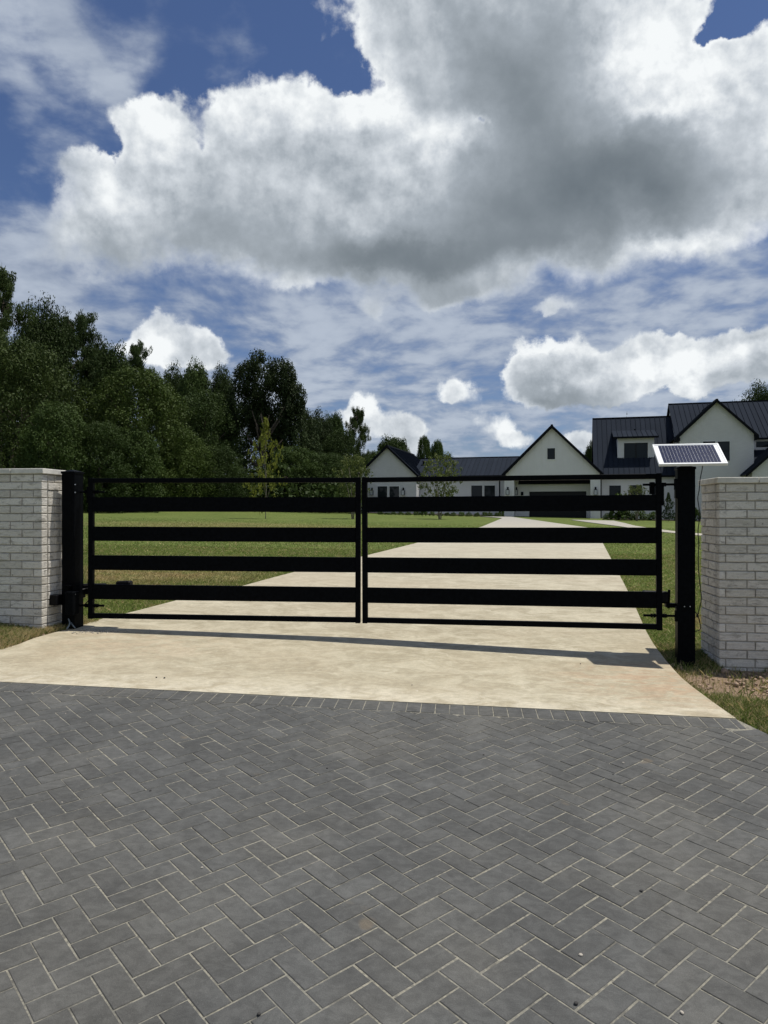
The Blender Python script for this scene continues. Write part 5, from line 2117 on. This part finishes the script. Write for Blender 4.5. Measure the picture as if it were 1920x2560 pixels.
P = scatter(30000, 2.3, 4.6, 4.4, 7.4, okR)
tn = np.where(rng.uniform(size=len(P)) < 0.32, rng.uniform(.7, 1, len(P)), rng.uniform(0, .6, len(P)))
blades('grass', P, 0.075, 0.0024, 1.1, tn, 'patchy grass between the driveway and the bare soil on the right')

# lawn beyond the gate
def okL(x, y):
    return not in_drive(x, y, 0.0) and vis_x(x, y)


def lawn_tone(P, f):
    return np.where(rng.uniform(size=len(P)) < f, rng.uniform(.68, 1, len(P)), rng.uniform(0, .6, len(P)))


P = scatter(70000, -6, 5.5, 7.4, 11.5, okL)
blades('grass', P, 0.055, 0.0026, 1.8, lawn_tone(P, .16), 'lawn grass just behind the gate')
P = scatter(90000, -11, 8, 11.5, 19, okL)
blades('grass', P, 0.055, 0.0045, 1.8, lawn_tone(P, .12), 'lawn grass left and right of the driveway behind the gate')
P = scatter(70000, -22, 17, 19, 42, lambda x, y: okL(x, y) and random.random() < (43 - y) / 18)
blades('grass', P, 0.055, 0.008, 1.8, lawn_tone(P, .06), 'distant lawn grass before the house')

# tall dry grass stalks behind the left post
P = np.array([(x, y, lawn_h(x, y)) for x, y in zip(rng.normal(-4.05, 0.06, 90), rng.normal(9.7, 0.06, 90))])
a = rng.uniform(0, 6.28, 90)
o = blades('tall_grass_tuft', P, 0.62, 0.0025, 0.75, rng.uniform(.1, .75, 90), 'tuft of tall thin grass stalks behind the left gate post')
del o['kind']
o['category'] = 'grass tuft'

# ------------------------------------------------------------------ soil clods, gravel, pebbles
def rocks(name, pts_, mat, label, cat):
    V__, F__ = [], []
    ico = [(0, 0, 1), (.89, 0, .45), (.28, .85, .45), (-.72, .53, .45), (-.72, -.53, .45), (.28, -.85, .45), (.72, .53, -.45), (-.28, .85, -.45), (-.89, 0, -.45), (-.28, -.85, -.45), (.72, -.53, -.45), (0, 0, -1)]
    fc = [(0, 1, 2), (0, 2, 3), (0, 3, 4), (0, 4, 5), (0, 5, 1), (1, 6, 2), (2, 7, 3), (3, 8, 4), (4, 9, 5), (5, 10, 1), (2, 6, 7), (3, 7, 8), (4, 8, 9), (5, 9, 10), (1, 10, 6), (11, 7, 6), (11, 8, 7), (11, 9, 8), (11, 10, 9), (11, 6, 10)]
    for (x, y, z, r) in pts_:
        b = len(V__)
        sx, sy, sz = rng.uniform(.7, 1.3), rng.uniform(.7, 1.3), rng.uniform(.45, .85)
        for q in ico:
            k = rng.uniform(.75, 1.2)
            V__.append((x + q[0] * r * sx * k, y + q[1] * r * sy * k, z + q[2] * r * sz * k))
        F__ += [tuple(b + i for i in t) for t in fc]
    o = link(name, mesh_np(name, V__, F__, mat))
    tag(o, label, cat, kind='stuff')
    return o


pts_ = []
for k in range(1500):
    x, y = rng.normal(3.75, 0.55), rng.normal(6.02, 0.36)
    if in_drive(x, y, .12) or y > 6.62 - 0.14 * (x - 3.05):
        continue
    d = math.hypot(x - 3.75, y - 6.3)
    r = abs(rng.normal(0, 0.011)) + 0.003 + (0.014 * rng.uniform() if d < .38 else 0)
    pts_.append((x, y, lawn_h(x, y) + r * .25 + (0.035 * max(0, 1 - d / .38) if d < .38 else 0), r))
rocks('soil_clods', pts_, M_SOIL, 'crumbled dry clay clods heaped before the right brick pier', 'soil')
pts_ = []
for k in range(110):
    x, y = -3.12 + abs(rng.normal(0, 0.22)), rng.normal(7.40, 0.06)
    pts_.append((x, y, base_h(x, y) + 0.006, rng.uniform(0.004, 0.013)))
rocks('gravel', pts_, M_STONE, 'loose pale gravel at the foot of the left post under the gate', 'gravel')
pts_ = []
for k in range(420):
    y = rng.uniform(5.1, 7.4); side = rng.random() < .5
    x = (interp(DRIVE_L, y) - abs(rng.normal(0, .07))) if side else (interp(DRIVE_R, y) + abs(rng.normal(0, .06)))
    pts_.append((x, y, lawn_h(x, y) + 0.012, rng.uniform(0.004, 0.014)))
rocks('edge_crumbs', pts_, M_SOIL, 'soil crumbs along the edges of the slab', 'soil')

# single pebbles lying on the pavers and the slab
ICO = [(0, 0, 1), (.89, 0, .45), (.28, .85, .45), (-.72, .53, .45), (-.72, -.53, .45), (.28, -.85, .45), (.72, .53, -.45), (-.28, .85, -.45), (-.89, 0, -.45), (-.28, -.85, -.45), (.72, -.53, -.45), (0, 0, -1)]
FIC = [(0, 1, 2), (0, 2, 3), (0, 3, 4), (0, 4, 5), (0, 5, 1), (1, 6, 2), (2, 7, 3), (3, 8, 4), (4, 9, 5), (5, 10, 1), (2, 6, 7), (3, 7, 8), (4, 8, 9), (5, 9, 10), (1, 10, 6), (11, 7, 6), (11, 8, 7), (11, 9, 8), (11, 10, 9), (11, 6, 10)]


def peb_mesh(mat, seed):
    g = np.random.default_rng(seed)
    return mesh_np('pebble', [[c * g.uniform(.75, 1.2) for c in q] for q in ICO], FIC, mat)


PEB = {'pale': peb_mesh(M_STONE, 1), 'dark': peb_mesh(M_DARKSTONE, 2)}
pebs = [(379, 1767, 'pale', .008, 'white pebble on the pavers just below the slab, upper left'), (164, 1785, 'pale', .006, 'white speck of stone on the pavers near the left edge, below the border course'),
        (1143, 1816, 'pale', .007, 'pale pebble on the pavers below the middle of the border course'), (1209, 1888, 'dark', .007, 'flat dark pebble on the pavers right of centre, uppermost of the loose stones there'),
        (1558, 1909, 'pale', .009, 'bright white pebble on the bluish pavers at the right'), (1533, 1938, 'dark', .007, 'upper of two dark pebbles close together below the bright white pebble'),
        (1528, 1950, 'dark', .006, 'lower of two dark pebbles close together below the bright white pebble'), (818, 1923, 'dark', .007, 'black pebble next to a pale one near the centre of the pavers'),
        (794, 1936, 'pale', .006, 'pale pebble beside the black one near the centre of the pavers'), (376, 1979, 'dark', .008, 'dark pebble with a pale top on the left pavers'),
        (556, 1902, 'pale', .006, 'pale pebble left of centre, above the black and pale pair'), (155, 2008, 'pale', .007, 'pale chip lodged in a joint near the left edge'),
        (1603, 2229, 'dark', .008, 'dark stone in the joint below the ochre stained paver at the right'), (1452, 2391, 'pale', .009, 'largest grey stone lying on the lower right pavers'),
        (1440, 2511, 'dark', .009, 'dark lump of grit at a joint near the bottom edge'), (648, 2538, 'dark', .008, 'small black stone at the bottom edge left of centre'),
        (1705, 2535, 'pale', .008, 'pale grit near the bottom right corner'), (505, 2172, 'pale', .006, 'brownish chip on the lower left pavers'),
        (391, 1696, 'dark', .008, 'left of two dark crumbs on the slab close to the border course'), (411, 1698, 'dark', .010, 'right and larger of two dark crumbs on the slab close to the border course'),
        (1451, 1662, 'dark', .007, 'dark crumb on the slab near the shadow of the solar panel'), (1030, 1715, 'dark', .006, 'dark crumb on the slab right of its middle, near the pavers')]
for (px, py, kd, r, lab) in pebs:
    g = gp(px, py)
    on = 'slab' if g.y > front_y(g.x) else 'pavers'
    o = link('pebble', PEB[kd], None, (g.x, g.y, g.z + r * .45 + (0.004 if on == 'slab' else 0)), (0, 0, random.uniform(0, 6)))
    o.scale = (r, r * random.uniform(.7, 1), r * .65)
    tag(o, lab, 'pebble', 'loose pebbles and crumbs on the paving')
